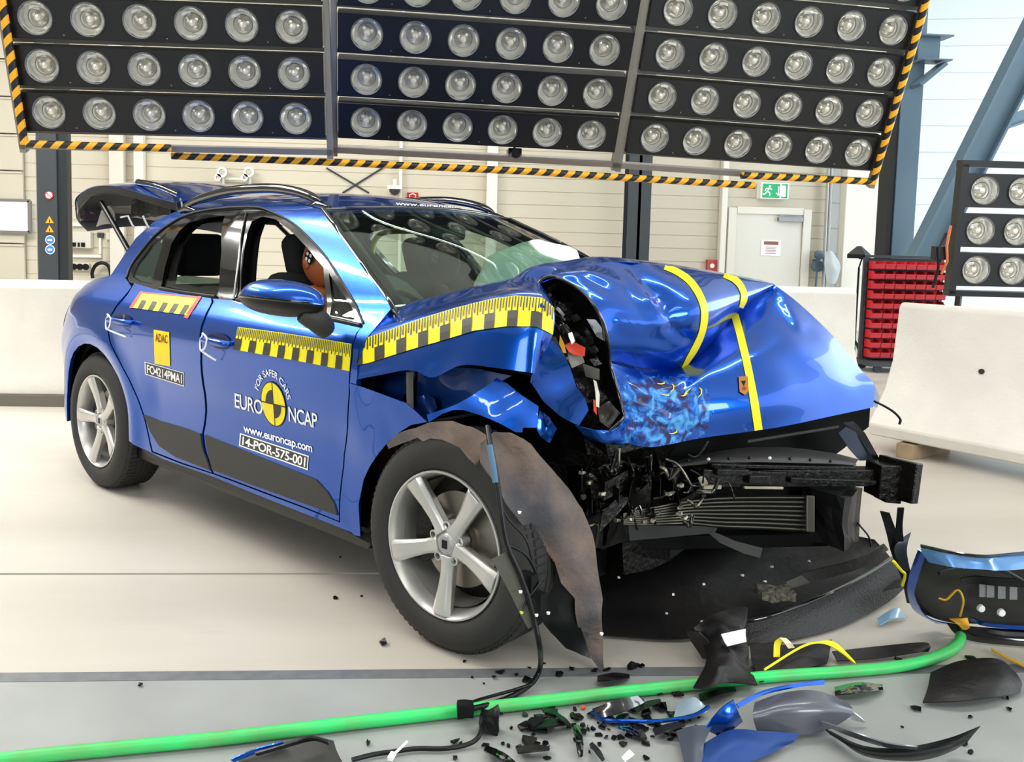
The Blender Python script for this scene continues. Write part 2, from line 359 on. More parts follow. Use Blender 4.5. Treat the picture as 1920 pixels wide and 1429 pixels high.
# two-post lift column with stickers
a = W(70, 400, Y=9.6); b = W(130, 400, Y=9.6); wd = b.x-a.x
lift = thing('lift_column', 'anthracite vehicle lift column with warning stickers, left background', 'lift column', ((a.x+b.x)/2, 9.6, 0))
bevel(MB().box((-wd*.1, 0, 2.1), (wd*.62, .2, 4.2)).build('column_body', m_darksteel, lift), .01)
MB().box((wd*.32, .02, 2.1), (wd*.36, .16, 4.2)).build('side_channel', mat('column_side', '#1f2529', .4, .2), lift)
MB().box((-wd*.46, .03, 2.1), (wd*.07, .12, 4.2)).build('edge_strip', m_frame, lift)
def sticker(u, v, r, kind, parent, Y=9.49):
    p = W(u, v, Y=Y); q = p-parent.location; k = (W(u+r, v, Y=Y)-p).length
    mb = MB()
    def disc(rr, mi, off, n=20, rot=0):
        mb.add([q+V((rr*math.sin(2*PI*i/n+rot), -off, rr*math.cos(2*PI*i/n+rot))) for i in range(n)]+[q+V((rr*math.sin(2*PI*i/n+rot), -off+.002, rr*math.cos(2*PI*i/n+rot))) for i in range(n)], [list(range(n)), list(range(n, 2*n))]+[[i, (i+1) % n, n+(i+1) % n, n+i] for i in range(n)], mi)
    if kind == 'ban': disc(k, 0, .002); disc(k*.78, 1, .004); mb.bar(q+V((-k*.6, -.007, k*.6)), q+V((k*.6, -.007, -k*.6)), .003, k*.18, mi=2); ms = [m_red, m_white, m_red]
    elif kind == 'warn': disc(k*1.15, 0, .002, 3); mb.box(q+V((0, -.006, -k*.05)), (k*.16, .003, k*.7), mi=1); ms = [mat('amber_sign', '#e8981c', .5), m_black]
    else: disc(k, 1, .002); disc(k*.85, 0, .004); mb.box(q+V((0, -.008, 0)), (k*.9, .003, k*.4), mi=1); ms = [mat('blue_sign', '#3b76b8', .5), m_white]
    mb.build('warning_sticker', ms, parent)
sticker(92, 366, 8, 'ban', lift)
for v in (414, 431): sticker(93, v, 8, 'warn', lift)
for v in (450, 468): sticker(94, v, 9, 'blue', lift)
MB().box((-wd*.1, -.02, .04), (wd*1.1, .5, .08)).build('base_plate', m_darksteel, lift)
# electrical kit at left
def wbox(u0, v0, u1, v1, dep, name, m, label, cat, Y=YB, bev=.01, extra=None):
    a = W(u0, v0, Y=Y-.14); b = W(u1, v1, Y=Y-.14)
    o = bevel(MB().box((0, 0, 0), (b.x-a.x, dep, a.z-b.z)).build(name, m, None, None, ((a.x+b.x)/2, Y-dep/2-.002, (a.z+b.z)/2)), bev, 2)
    tag(o, label, cat); 
    if extra: extra(o, b.x-a.x, a.z-b.z, dep)
    return o
m_pale = mat('pale_grey_box', '#c9c6bb', .5)
def sw(o, w_, h_, d):
    for i, x in enumerate((-.36, -.18, .02, .2)): MB().box((x*w_, -d/2-.01, -h_*.28), (.03 if i == 2 else .06, .02, .07)).build('switch', m_black, o)
wbox(124, 434, 170, 466, .14, 'switch_box', m_pale, 'pale grey switch box with small black switches beside the lift column', 'switch box', extra=sw)
wbox(130, 417, 170, 425, .06, 'cable_trunking', m_pil, 'short white cable trunking above the switch box', 'trunking')
wbox(131, 477, 186, 484, .06, 'cable_trunking', m_pil, 'white cable trunking below the switch box', 'trunking')
wbox(181, 446, 186, 477, .05, 'cable_trunking', m_pil, 'thin upright cable trunking under the dark thermostat', 'trunking')
wbox(178, 436, 190, 446, .05, 'thermostat', m_darksteel, 'small dark thermostat on the wall right of the switch box', 'thermostat')
wbox(195, 436, 205, 450, .05, 'wall_socket', m_pil, 'small white wall socket right of the thermostat', 'socket')
def sk(o, w_, h_, d):
    for x in (-.33, 0, .33): MB().lathe([(0, -d/2-.012), (.055, -d/2-.012), (.055, -d/2+.01)], 14, c=(x*w_, 0, 0)).build('outlet', m_black, o)
wbox(130, 493, 164, 508, .07, 'socket_strip', m_pale, 'pale strip of three black outlets low beside the lift column', 'socket strip', extra=sk)
pts = [W(u, v, Y=YB-.15) for u, v in ((174, 522), (173, 510), (180, 497), (192, 493), (204, 500), (208, 520), (206, 545))]
tag(MB().tube(smoothpts(pts, 24), .03, 8).build('hanging_cable', m_black, None, 60), 'black cable loop on the wall beside the outlets', 'cable')
# bracket above roof, beacon, alarm plates
bp = MB()
for u in (418, 468):
    q = W(u, 330, Y=YB-.15); bp.tube([(q.x, q.y, q.z-.25), (q.x, q.y, q.z+.02)], .035, 8); bp.lathe([(.05, -.03), (.09, -.03), (.09, .03), (.05, .03)], 14, c=(q.x, q.y-.04, q.z+.06), close=True)
    bp.lathe([(.03, -.03), (.06, -.03), (.06, .03), (.03, .03)], 12, c=(q.x-.07, q.y-.04, q.z-.03), close=True)
q0 = W(418, 352, Y=YB-.15); q1 = W(468, 352, Y=YB-.15); bp.bar(q0+V((0, .08, 0)), q1+V((0, .08, 0)), .2, .05); bp.bar(q0+V((0, .03, .15)), q1+V((0, .03, .15)), .03)
tag(bp.build('pipe_bracket', mat('galvanised', '#c8c8c4', .4, .6), None, 40), 'white pipe bracket with ring clamps above the car roof', 'bracket')
bc = thing('beacon_lamp', 'small dark dome camera on a white mount above the windscreen', 'dome camera', W(740, 356, Y=YB-.2))
MB().box((0, 0, .04), (.24, .18, .06)).tube([(0, 0, .05), (0, 0, .18)], .03).build('mount', m_white, bc)
MB().lathe([(0, -.1), (.06, -.085), (.095, -.03), (.1, .01)], 18, 'Z').build('dome', m_gloss, bc, 60)
bc.name = 'dome_camera'
def fire(o, w_, h_, d):
    MB().tube([(-.05, -d/2-.006, -.04), (-.05, -d/2-.006, .03), (0, -d/2-.006, .05), (.05, -d/2-.006, .03), (.05, -d/2-.006, -.04)], .009, 5).build('symbol', m_white, o)
wbox(763, 360, 784, 376, .03, 'fire_sign', m_red, 'small red fire sign on the back wall above the windscreen', 'sign', bev=.002, extra=fire)
wbox(1328, 487, 1346, 510, .09, 'fire_alarm', mat('alarm_red', '#b04a44', .5), 'small red fire alarm button left of the pass door', 'fire alarm',
     extra=lambda o, w_, h_, d: MB().lathe([(0, -d/2-.01), (.04, -d/2-.01), (.04, -d/2)], 14).build('button', m_white, o))
# exit sign
es = thing('exit_sign', 'green and white emergency exit sign above the pass door', 'exit sign', W(1453, 358, Y=YB-.2))
sw_ = (W(1478, 358, Y=YB-.2)-W(1430, 358, Y=YB-.2)).x
bevel(MB().box((0, .1, 0), (sw_+.05, .2, .28)).build('sign_box', m_white, es), .01)
m_green = mat('exit_green', '#1d9b62', .5, emit=.25)
MB().box((-.07, -.006, 0), (sw_*.66, .012, .24)).box((sw_*.46, -.006, 0), (.02, .012, .24)).box((sw_*.36, -.006, .11), (sw_*.2, .012, .02)).box((sw_*.36, -.006, -.11), (sw_*.2, .012, .02)).build('green_panel', m_green, es)
pg = MB(); z = -.014
pg.bar((.06, z, .08), (.06, z, -.06), .003, .02).bar((.06, z, -.08), (.02, z, -.03), .003, .018).bar((.06, z, -.08), (.1, z, -.03), .003, .018)
pg.lathe([(0, -.002), (.02, -.002), (.02, .002)], 12, c=(-.1, z, .075))
for p, q in (((-.11, .045), (-.14, -.01)), ((-.14, -.01), (-.09, -.04)), ((-.09, -.04), (-.1, -.09)), ((-.14, -.01), (-.18, -.06)), ((-.18, -.06), (-.22, -.06)), ((-.11, .045), (-.06, .02)), ((-.12, .045), (-.17, .03)), ((-.17, .03), (-.18, -.01))):
    pg.bar((p[0], z, p[1]), (q[0], z, q[1]), .003, .02)
pg.build('running_figure_arrow', m_white, es)
# pipe group and valves right of door
pp = MB()
for u in (1549, 1556): pp.tube([W(u, 330, Y=YB-.18)+V((0, 0, 3)), W(u+(-6 if u == 1549 else -7), 545, Y=YB-.18)], .03, 8)
tag(pp.build('wall_pipe', mat('pipe_grey', '#a9aaa6', .4, .5), None, 50), 'pair of thin grey wall pipes between the pass door and the white post', 'pipe')
vv = MB(); q = W(1536, 478, Y=YB-.22)
vv.lathe([(0, -.04), (.08, -.04), (.08, .04), (0, .04)], 14, c=q); vv.tube([q+V((0, 0, 0)), q+V((0, 0, -.18))], .035, 8); vv.lathe([(0, -.05), (.1, -.05), (.1, .05), (0, .05)], 12, c=q+V((-.02, 0, -.2))); vv.tube([q+V((-.02, 0, -.2)), q+V((-.04, 0, -.9))], .02, 8); vv.box(q+V((-.04, 0, -.6)), (.18, .1, .06)); vv.bar(q+V((0, 0, -.1)), q+V((.0, .2, -.1)), .04)
tag(vv.build('air_valve', mat('valve_grey', '#5e6f7c', .35, .6), None, 40), 'small blue grey pressure regulator beside the thin wall pipes', 'valve')
q = W(1558, 500, Y=YB-.45)
bg_ = MB(); bg_.add(*patch([[q+V((-.12, 0, .25)), q+V((-.05, -.05, .27)), q+V((.02, 0, .24))], [q+V((-.12, -.02, 0)), q+V((.02, -.1, 0)), q+V((.16, 0, .02))], [q+V((-.06, 0, -.25)), q+V((.03, -.06, -.3)), q+V((.12, 0, -.22))]], 5, 5, .03))
tag(solid(bg_.build('plastic_bag', mat('clear_bag', '#b9c3c6', .3), None, 60), .01), 'translucent plastic bag hanging on the pipes by the pass door', 'bag')
# right hand steelwork
a = W(1672, 300, Y=8.6); b = W(1722, 300, Y=8.6)
rc = MB().box(((a.x+b.x)/2+.06, 8.65, 3.15), (.30, .04, 6.3)).box(((a.x+b.x)/2+.06, 8.95, 3.15), (.30, .04, 6.3))
rc2 = MB().box(((a.x+b.x)/2-.13, 8.8, 3.15), (.1, .3, 6.3))
cx_ = (a.x+b.x)/2
colr = thing('steel_column', 'blue grey steel column with black side at the right of the back wall', 'column', (cx_, 8.8, 0))
for m_, mm, nm in ((rc, m_bluesteel, 'flange'), (rc2, mat('black_side', '#0e1216', .5), 'web')):
    o = m_.build(nm, mm, colr); o.data.transform(Matrix.Translation((-cx_, -8.8, 0)))
p = W(1735, 92, Y=8.5)
bk = MB().box(p+V((.1, 0, .16)), (.42, .3, .02)).box(p+V((.1, 0, -.16)), (.42, .3, .02)).box(p+V((.05, 0, 0)), (.3, .02, .3)).bar(p+V((-.1, 0, -.5)), p+V((.25, 0, -.2)), .05, .25, (0, 1, 0))
tag(bk.build('beam_bracket', m_bluesteel), 'short blue grey beam stub bolted high on the right steel column', 'bracket')
def beam(p, q, wd, dp, label, name='slanted_beam', m=m_bluesteel):
    d = (q-p).normalized(); s = d.cross(V((0, 1, 0))).normalized()
    mb = MB(); mb.bar(p, q, dp, .03, up=s) if False else None
    for off in (-wd/2, wd/2): mb.bar(p+s*off, q+s*off, dp, .03, up=tuple(s))
    mb.bar(p, q, .03, wd, up=tuple(s))
    return tag(mb.build(name, m), label, 'beam')
beam(W(1700, 545, Y=8.3), W(1960, 30, Y=7.3), .34, .22, 'slanted blue grey steel beam of the glazed right facade')
beam(W(1820, 325, Y=8.2), W(1990, 0, Y=7.8), .12, .12, 'thin slanted glazing bar behind the big slanted beam')
beam(W(1890, 180, Y=8.5), W(1965, 155, Y=8.5), .12, .12, 'short cross bar high on the right joining the slanted beam', 'cross_bar')
beam(W(1870, 235, Y=7.9), W(1960, 205, Y=7.9), .14, .1, 'lower cross bar between the glazing bars at the right edge', 'cross_bar')
# glazing beyond
gp = [W(1828, 330, Y=10.2), W(2400, 330, Y=10.2), W(2400, -400, Y=8), W(2060, -160, Y=8.6)]
gl = MB().add([V((7.6, 9.6, .9)), V((12.4, 8.2, .9)), V((12.4, 8.2, 6.3)), V((10.6, 8.7, 6.3))], [[0, 1, 2, 3]])
o = gl.build('window_2', mat('bright_glazing', '#eef8ff', .3, emit=1.6)); o['kind'] = 'structure'; solid(o, .02)
# ---- concrete barriers
def jersey(name, x0, x1, y, h, w0, w1, label, rz=0, feet=True, notch=False):
    root = thing(name, label, 'barrier', (x0, y, 0), rz)
    prof = [(-w0/2, .09), (-w0/2, .17), (-w0*.3, .36), (-w1/2-.01, h-.05), (-w1/2+.03, h), (w1/2-.03, h), (w1/2+.01, h-.05), (w0*.3, .36), (w0/2, .17), (w0/2, .09)]
    mb = MB(); n = len(prof); Lg = x1-x0; st = 8
    for i in range(st+1):
        pass
    vs = [V((Lg*i/st, p[0], p[1])) for i in range(st+1) for p in prof]
    fs = [[i*n+k, i*n+(k+1) % n, (i+1)*n+(k+1) % n, (i+1)*n+k] for i in range(st) for k in range(n)]
    fs += [list(range(n)), [st*n+k for k in range(n)][::-1]]
    mb.add(vs, fs); bevel(mb.build('barrier_body', m_conc, root, 35), .012)
    return root
jb = jersey('concrete_barrier', -9.5, -1.6, 3.98, .99, .52, .24, 'long white concrete barrier behind the rear of the blue car')
for x in (.6, 3.4, 5.9): MB().box((x, 0, .045), (1.3, .56, .09)).build('footing', mat('grey_footing', '#6f6a60', .8), jb)
jm = jersey('concrete_barrier', 1.0, 3.78, 5.75, 1.0, .52, .24, 'white concrete barrier standing behind the crumpled bonnet, left of the red rack')
MB().box((1.4, 0, .045), (2.4, .5, .09)).build('footing', mat('grey_footing', '#6f6a60', .8), jm)
jr = thing('concrete_barrier', 'white concrete barrier at the right edge standing on timber blocks', 'barrier', (2.64, 2.62, 0), math.radians(-58))
prof = [(-.02, .11), (-.34, .11), (-.36, .19), (-.18, .42), (-.1, .62), (-.055, 1.0), (-.03, 1.03), (.03, 1.03), (.055, 1.0), (.1, .62), (.18, .42), (.36, .19), (.34, .11)]
mb = MB(); n = len(prof); xs = [0, .3, .6, .9, 1.2, 1.7, 2.4, 3.1]
vs = [V((x, p[0]*1.0, p[1])) for x in xs for p in prof]
fs = [[i*n+k, i*n+(k+1) % n, (i+1)*n+(k+1) % n, (i+1)*n+k] for i in range(len(xs)-1) for k in range(n)]+[list(range(n)), [(len(xs)-1)*n+k for k in range(n)][::-1]]
mb.add(vs, fs); bevel(mb.build('barrier_body', m_conc, jr, 35), .012)
MB().lathe([(0, 0), (.018, 0), (.018, .01)], 12, c=(.62, -.112, .62)).build('lifting_hole', m_joint, jr)
for x, lab in ((.28, 'first timber block under the end of the right barrier'), (2.2, 'far timber block under the right barrier, outside end')):
    q = jr.matrix_basis @ V((x, -.12, .0)); 
    o = bevel(MB().box((0, 0, .05), (.12, .5, .1)).build('timber_block', m_wood, None, None, (q.x, q.y, 0)), .004); o.rotation_euler = (0, 0, math.radians(-58)); tag(o, lab, 'block')
# ---- red bin rack
rk = thing('bin_rack', 'grey louvred rack full of red plastic bins between two barriers', 'rack', (4.5, 6.6, 0))
rx0 = W(1630, 560, Y=6.55); rx1 = W(1775, 560, Y=6.55)
rk.location.x = rx0.x
wd = rx1.x-rx0.x
fr = MB()
for x in (0, wd): fr.box((x, .1, .72), (.04, .04, 1.26))
fr.box((wd/2, .12, .72), (wd, .02, 1.2)); fr.box((wd/2, 0, .1), (wd+.1, .5, .05)); fr.box((wd/2, .1, 1.34), (wd+.04, .05, .03))
for x in (.08, wd-.08):
    for y in (-.18, .18): fr.lathe([(0, -.015), (.05, -.015), (.05, .015), (0, .015)], 12, c=(x, y, .05))
fr.build('rack_frame', m_darksteel, rk)
def bin_mb(w_, h_, d):
    mb = MB(); t = .006
    P = [(-d/2, h_*.15), (-d/2, h_*.6), (-d/2+d*.25, h_), (d/2, h_), (d/2, 0), (-d/2+.02, 0)]
    for x in (-w_/2, w_/2-t): mb.add([V((x, p[0], p[1])) for p in P]+[V((x+t, p[0], p[1])) for p in P], [list(range(6)), list(range(6, 12))[::-1]]+[[i, 6+i, 6+(i+1) % 6, (i+1) % 6] for i in range(6)])
    mb.box((0, -d/2, h_*.35), (w_, t, h_*.5)); mb.box((0, d/2-t/2, h_/2), (w_, t, h_)); mb.box((0, 0, .003), (w_, d*.95, t)); mb.box((0, -d/2-.006, h_*.58), (w_, .015, .015))
    return mb
NR, NC = 10, 7; bw = (wd-.06)/NC; bh = .115
b0 = None
for r in range(NR):
    for c_ in range(NC):
        if b0 is None:
            o = bin_mb(bw*.93, bh*.8, .16).build('storage_bin', m_red); b0 = o
        else: o = b0.copy(); C.objects.link(o)
        o.location = (rx0.x+.03+bw*(c_+.5), 6.6, .16+bh*r)
        tag(o, 'small open red plastic bin hung on the grey rack', 'storage bin', 'red bins on the rack')
# work lamp on stand
q = W(1612, 480, Y=7.2); st = thing('work_lamp', 'black work lamp on a thin stand in front of the white post', 'lamp', (q.x, 7.2, 0))
MB().tube([(0, 0, .02), (0, 0, 1.2)], .014, 8).tube([(0, 0, 1.2), (.04, 0, q.z)], .01, 8).tube([(0, 0, .3), (.25, .1, .01)], .01, 6).tube([(0, 0, .3), (-.25, .1, .01)], .01, 6).tube([(0, 0, .3), (0, -.26, .01)], .01, 6).build('stand', m_black, st)
MB().lathe([(.03, .10), (.15, .0), (.15, -.05), (.02, -.05)], 4, 'Z', c=(-.03, -.04, q.z+.02), close=True).box((.03, 0, q.z), (.06, .04, .08)).build('lamp_head', m_black, st)
# cross bracing behind bank
cb = MB(); 
for (a_, b_) in (((612, 315), (692, 362)), ((722, 312), (642, 362))): cb.tube([W(*a_, Y=YB-.02), W(*b_, Y=YB-.02)], .016, 6)
tag(cb.build('cross_brace', m_darksteel), 'thin dark crossed brace cables on the wall above the car roof', 'brace')
# ================================================================== LIGHT BANKS
m_lampglass = glass('lamp_lens', '#f8f8f6', 1.4)
m_refl = mat('lamp_reflector', '#fbfaf5', .16, .72)
m_bulb = mat('lamp_bulb', '#efe9dc', .2, .3)
m_bar = mat('lightbar_black', '#0c0c0e', .35, bump=.05, bscale=300)
def lamp_mesh(rad):
    mb = MB()
    mb.lathe([(rad*.98, 0), (rad*1.05, -.012), (rad*1.08, 0), (rad*1.05, .012)], 28, c=(0, 0, 0), close=True, mi=1)
    mb.lathe([(rad, .0), (rad*.93, .03), (rad*.8, .06), (rad*.6, .085), (rad*.58, .075), (rad*.56, .09), (rad*.3, .115), (rad*.12, .12), (0.0005, .12)], 28, mi=0)
    mb.lathe([(0, .02), (.018, .025), (.026, .05), (.02, .1), (.016, .12)], 12, mi=2)
    mb.lathe([(rad*.60, .045), (rad*.64, .05), (rad*.60, .055), (rad*.57, .05)], 28, close=True, mi=1)
    for k in range(3):
        a = k*2*PI/3+.5; mb.lathe([(0, .055), (.012, .06), (.012, .1)], 8, c=(rad*.3*math.cos(a), 0, rad*.3*math.sin(a)), mi=2)
    o = mb.build('lamp', [m_refl, m_steel, m_bulb], None, 50); me = o.data; bpy.data.objects.remove(o); return me
LM = lamp_mesh(.1)
lens = MB().lathe([(0, -.016), (.05, -.013), (.085, -.006), (.098, .0)], 24).build('l', m_lampglass, None, 60); LENS = lens.data; bpy.data.objects.remove(lens)
def basis(yaw, tilt, rl):
    e1 = V((math.cos(yaw)*math.cos(rl), math.sin(yaw)*math.cos(rl), math.sin(rl)))
    e2 = V((math.sin(yaw)*math.sin(tilt), -math.cos(yaw)*math.sin(tilt), math.cos(tilt))); e2 = (e2-e1*e1.dot(e2)).normalized()
    return e1, e2
m_tube = m_haz
def bank(org, yaw, tilt, rl, b, rows, label, cols=6, a=.32, bh=.25, left=True, right=True, upto=6.38):
    e1, e2 = basis(yaw, tilt, rl); e3 = e1.cross(e2)      # e3 points away from... back
    if e3.y < 0: e3 = -e3
    R = Matrix((e1, e3, e2)).transposed().to_4x4(); R.translation = V(org)
    root = thing('light_bank', label, 'light bank', org); root.rotation_euler = R.to_euler(); 
    x0, x1 = -.19, a*(cols-1)+.19; H = rows*b
    fr = MB()
    for x in (x0-.03, x1+.03): fr.box((x, .06, H/2-.1), (.04, .06, H+.36))
    for j in range(-1, rows): fr.box(((x0+x1)/2, .13, j*b+b/2), (x1-x0+.08, .04, .03))
    fr.box(((x0+x1)/2, .06, -.235), (x1-x0+.1, .06, .04))
    fr.build('frame', m_frame, root)
    for j in range(rows):
        bar_ = MB(); n = 28; outer = [(x0, -bh/2), (x1, -bh/2), (x1, bh/2), (x0, bh/2)]
        holes = [[(i*a+.1*math.cos(2*PI*k/n), .1*math.sin(2*PI*k/n)) for k in range(n)] for i in range(cols)]
        loops = [outer]+holes; pts = []; ed = []
        for l_ in loops:
            b_ = len(pts); pts += [V(p) for p in l_]; ed += [(b_+i, b_+(i+1) % len(l_)) for i in range(len(l_))]
        vv_, ee_, ff_, *_ = delaunay_2d_cdt(pts, ed, [], 0, 1e-6)
        fs = [list(f) for f in ff_ if not any(((sum((vv_[i] for i in f), V((0, 0)))/len(f))-V((i*a, 0))).length < .095 for i in range(cols))]
        bar_.add([V((p[0], 0, p[1])) for p in vv_], fs)
        for z in (-bh/2, bh/2): bar_.box(((x0+x1)/2, .065, z), (x1-x0, .13, .004))
        bar_.box(((x0+x1)/2, .13, 0), (x1-x0, .004, bh))
        for x in (x0, x1): bar_.box((x, .065, 0), (.004, .13, bh))
        for k in range(3): bar_.box((a*(.5+k*2), -.002, -bh*.4), (.008, .004, .008), mi=1)
        bo = bar_.build('light_bar', [m_bar, m_steel], root); bo.location = (0, 0, j*b)
        for i in range(cols):
            lo = bpy.data.objects.new('lamp', LM); C.objects.link(lo); lo.parent = bo; lo.location = (i*a, -.002, 0); lo.rotation_euler = (0, random.uniform(-.5, .5), 0)
            le = bpy.data.objects.new('lens', LENS); C.objects.link(le); le.parent = bo; le.location = (i*a, -.004, 0)
    return root, R, x0, x1
BL = bank((-3.2585, 2.6543, 2.1676), .0346, .3143, .0131, .2964, 5, 'left section of the overhead light bank, black bars of round lamps')
BC = bank((-1.1968, 2.8433, 2.1976), .0374, .4923, -.0166, .3034, 5, 'middle section of the overhead light bank, above the car roof')
BR = bank((.8883, 3.0054, 2.1749), .0746, .3719, -.0275, .2986, 6, 'right section of the overhead light bank, above the crumpled bonnet')
for root, R, x0, x1 in (BL, BC, BR):     # hangers up to the ceiling
    mb = MB(); Ri = R.inverted()
    for x in (x0, x1):
        p = R @ V((x, .16, 1.2)); mb.tube([Ri @ p, Ri @ V((p.x, p.y, 6.4))], .012, 6)
    mb.build('hanger_rod', m_steel, root)
def tube_part(root, R, pix, label=None, dd=0):
    Ri = R.inverted(); mb = MB()
    # end points on the panel plane (local y = const)
    pts = []
    for u, v in pix:
        D = Ri.to_3x3() @ wray(u, v); O = Ri @ CAMC; t = (-.05-O.y)/D.y; pts.append(O+D*t)
    mb.tube(pts, .026, 12); o = mb.build('bumper_tube', m_haz, root, 50); return o
tube_part(BL[0], BL[1], ((-22, -160), (46, 270)))
tube_part(BL[0], BL[1], ((50, 270), (320, 278)))
tube_part(BC[0], BC[1], ((322, 292), (640, 305), (1000, 322), (1200, 335), (1415, 348)))
tube_part(BR[0], BR[1], ((1390, 329), (1500, 334), (1636, 341)))
tube_part(BR[0], BR[1], ((1636, 345), (1715, 80)))
tube_part(BR[0], BR[1], ((1715, 80), (1760, -80)))
# camera under the middle bank
q = W(965, 290, Y=3.1); hc = thing('high_speed_camera', 'black camera hanging under the middle light bank', 'camera', q)
bevel(MB().box((0, .05, 0), (.1, .16, .09)).build('camera_body', m_black, hc), .006); MB().lathe([(0, -.1), (.035, -.1), (.04, -.03), (.04, .0)], 18).build('camera_lens', m_gloss, hc, 40)
MB().tube([(0, .03, .04), (0, .1, .3)], .01, 6).build('camera_arm', m_black, hc)
# standing bank at right
q = W(1829, 506, Y=4.3); q2 = W(1829, 432, Y=4.3); k = (q2.z-q.z)
sb = thing('light_bank', 'small black light bank on legs behind the right barrier', 'light bank', (q.x, 4.3, q.z)); sb.rotation_euler = (math.radians(4), 0, math.radians(-2))
sp = .345
fr = MB().box((-.19, .05, k), (.06, .1, k*3+.1)).box((1.2, .05, k), (.06, .1, k*3+.1)).box((.5, .05, k*2.66), (1.45, .1, .06)).box((.5, .05, -k*.62), (1.45, .1, .05))
for x in (-.1, .9): fr.tube([(x, .05, -k*.6), (x, .05, -q.z+.03)], .03, 8); fr.box((x, .05, -q.z+.025), (.1, .7, .05))
fr.build('frame', m_bar, sb)
for j in range(3):
    bo = MB(); n = 28; x0, x1 = -.16, 1.18; bh = k*.84; cols = 4; rr = .125
    pts = []; ed = []
    for l_ in [[(x0, -bh/2), (x1, -bh/2), (x1, bh/2), (x0, bh/2)]]+[[(i*sp+rr*math.cos(2*PI*t/n), rr*math.sin(2*PI*t/n)) for t in range(n)] for i in range(cols)]:
        b_ = len(pts); pts += [V(p) for p in l_]; ed += [(b_+i, b_+(i+1) % len(l_)) for i in range(len(l_))]
    vv_, ee_, ff_, *_ = delaunay_2d_cdt(pts, ed, [], 0, 1e-6)
    bo.add([V((p[0], 0, p[1])) for p in vv_], [list(f) for f in ff_ if not any(((sum((vv_[i] for i in f), V((0, 0)))/len(f))-V((i*sp, 0))).length < rr*.95 for i in range(cols))])
    bo.box(((x0+x1)/2, .15, 0), (x1-x0, .004, bh)).box(((x0+x1)/2, .08, bh/2), (x1-x0, .15, .004)).box(((x0+x1)/2, .08, -bh/2), (x1-x0, .15, .004))
    bo = bo.build('light_bar', m_bar, sb); bo.location = (0, 0, k*j)
    for i in range(cols):
        for nm, me in (('lamp', LM), ('lens', LENS)):
            lo = bpy.data.objects.new(nm, me); C.objects.link(lo); lo.parent = bo; lo.location = (i*sp, -.003, 0); lo.scale = (1.22, 1.1, 1.22)
cl = MB().tube([(-.26, .02, k*1.1), (-.3, -.02, k*.6), (-.27, 0, k*.2), (-.3, .02, -.05)], .012, 6).build('orange_cable', mat('orange_cable', '#c8683a', .5), sb, 60)
MB().tube([(-.28, .05, k*.9), (-.36, .0, k*.5), (-.33, .03, 0), (-.35, .05, -k*.5)], .014, 6).box((-.33, .05, k*.4), (.1, .08, .12)).build('cable_box', m_black, sb, 60)
# ================================================================== THE CAR  (local frame: +x forward, +y left, origin under the front axle)
car = thing('car', 'blue crash-tested compact SUV with a crumpled bonnet and open tailgate', 'car', (0, 0, 0), TH)
WB = -2.706
def ss(a, b, x):
    t = min(max((x-a)/(b-a), 0), 1); return t*t*(3-2*t)
ZP = [(.15, .85), (.25, .905), (.35, .92), (.5, .922), (.62, .93), (.75, .945), (.86, .957), (.94, .955), (1.01, .93), (1.07, .885), (1.13, .835), (1.22, .79), (1.33, .73), (1.43, .665), (1.50, .605), (1.55, .54), (1.60, .44), (1.65, .3)]
def S(x, z):
    z = min(max(z, .15), 1.65)
    for i in range(len(ZP)-1):
        if z <= ZP[i+1][0]: break
    i0, i1, i2, i3 = max(i-1, 0), i, i+1, min(i+2, len(ZP)-1)
    t = (z-ZP[i1][0])/(ZP[i2][0]-ZP[i1][0])
    m1 = (ZP[i2][1]-ZP[i0][1])/(ZP[i2][0]-ZP[i0][0]) if i0 != i1 else 0; m2 = (ZP[i3][1]-ZP[i1][1])/(ZP[i3][0]-ZP[i1][0])
    h = ZP[i2][0]-ZP[i1][0]
    y = (2*t**3-3*t*t+1)*ZP[i1][1]+(t**3-2*t*t+t)*h*m1+(-2*t**3+3*t*t)*ZP[i2][1]+(t**3-t*t)*h*m2
    y -= ss(1.0, 1.3, z)*.07*max(0, -x-1.8)
    xs = x - .15*ss(.7, 1.0, z)
    if xs < -2.9:
        q = min((-2.9-xs)/.82, .999); y *= (1-q**2.6)**(1/2.4)
    # wheel arch flare and door hollow
    d = math.hypot(x-WB, z-.4); y += .02*math.exp(-((d-.44)/.07)**2)
    y -= .018*ss(-2.2, -2.0, x)*ss(-.35, -.6, x)*math.exp(-((z-.58)/.13)**2)
    return y
def Ps(u, v, off=0):
    D = lray(u, v); prev = None; t = 1.6
    def h(t):
        p = LC+D*t; return -p.y-(S(p.x, p.z)+off) if -3.75 < p.x < 1.2 else 1
    best = (9, 0); h0 = h(t)
    while t < 7.5:
        t1 = t+.04; h1 = h(t1)
        if h1 < best[0]: best = (h1, t1)
        if h1 <= 0 < h0:
            for _ in range(24):
                m_ = (t+t1)/2
                if h(m_) > 0: t = m_
                else: t1 = m_
            return LC+D*t
        t, h0 = t1, h1
    return LC+D*best[1]
def xz(*pts):
    out = []
    for p in pts:
        if p[0] == 'l': out.append((p[1], p[2]))
        else: q = Ps(*p); out.append((q.x, q.z))
    return out
def Sn(x, z):
    e = .004; n = V(((S(x-e, z)-S(x+e, z))/(2*e), 1, (S(x, z-e)-S(x, z+e))/(2*e))); return n.normalized()
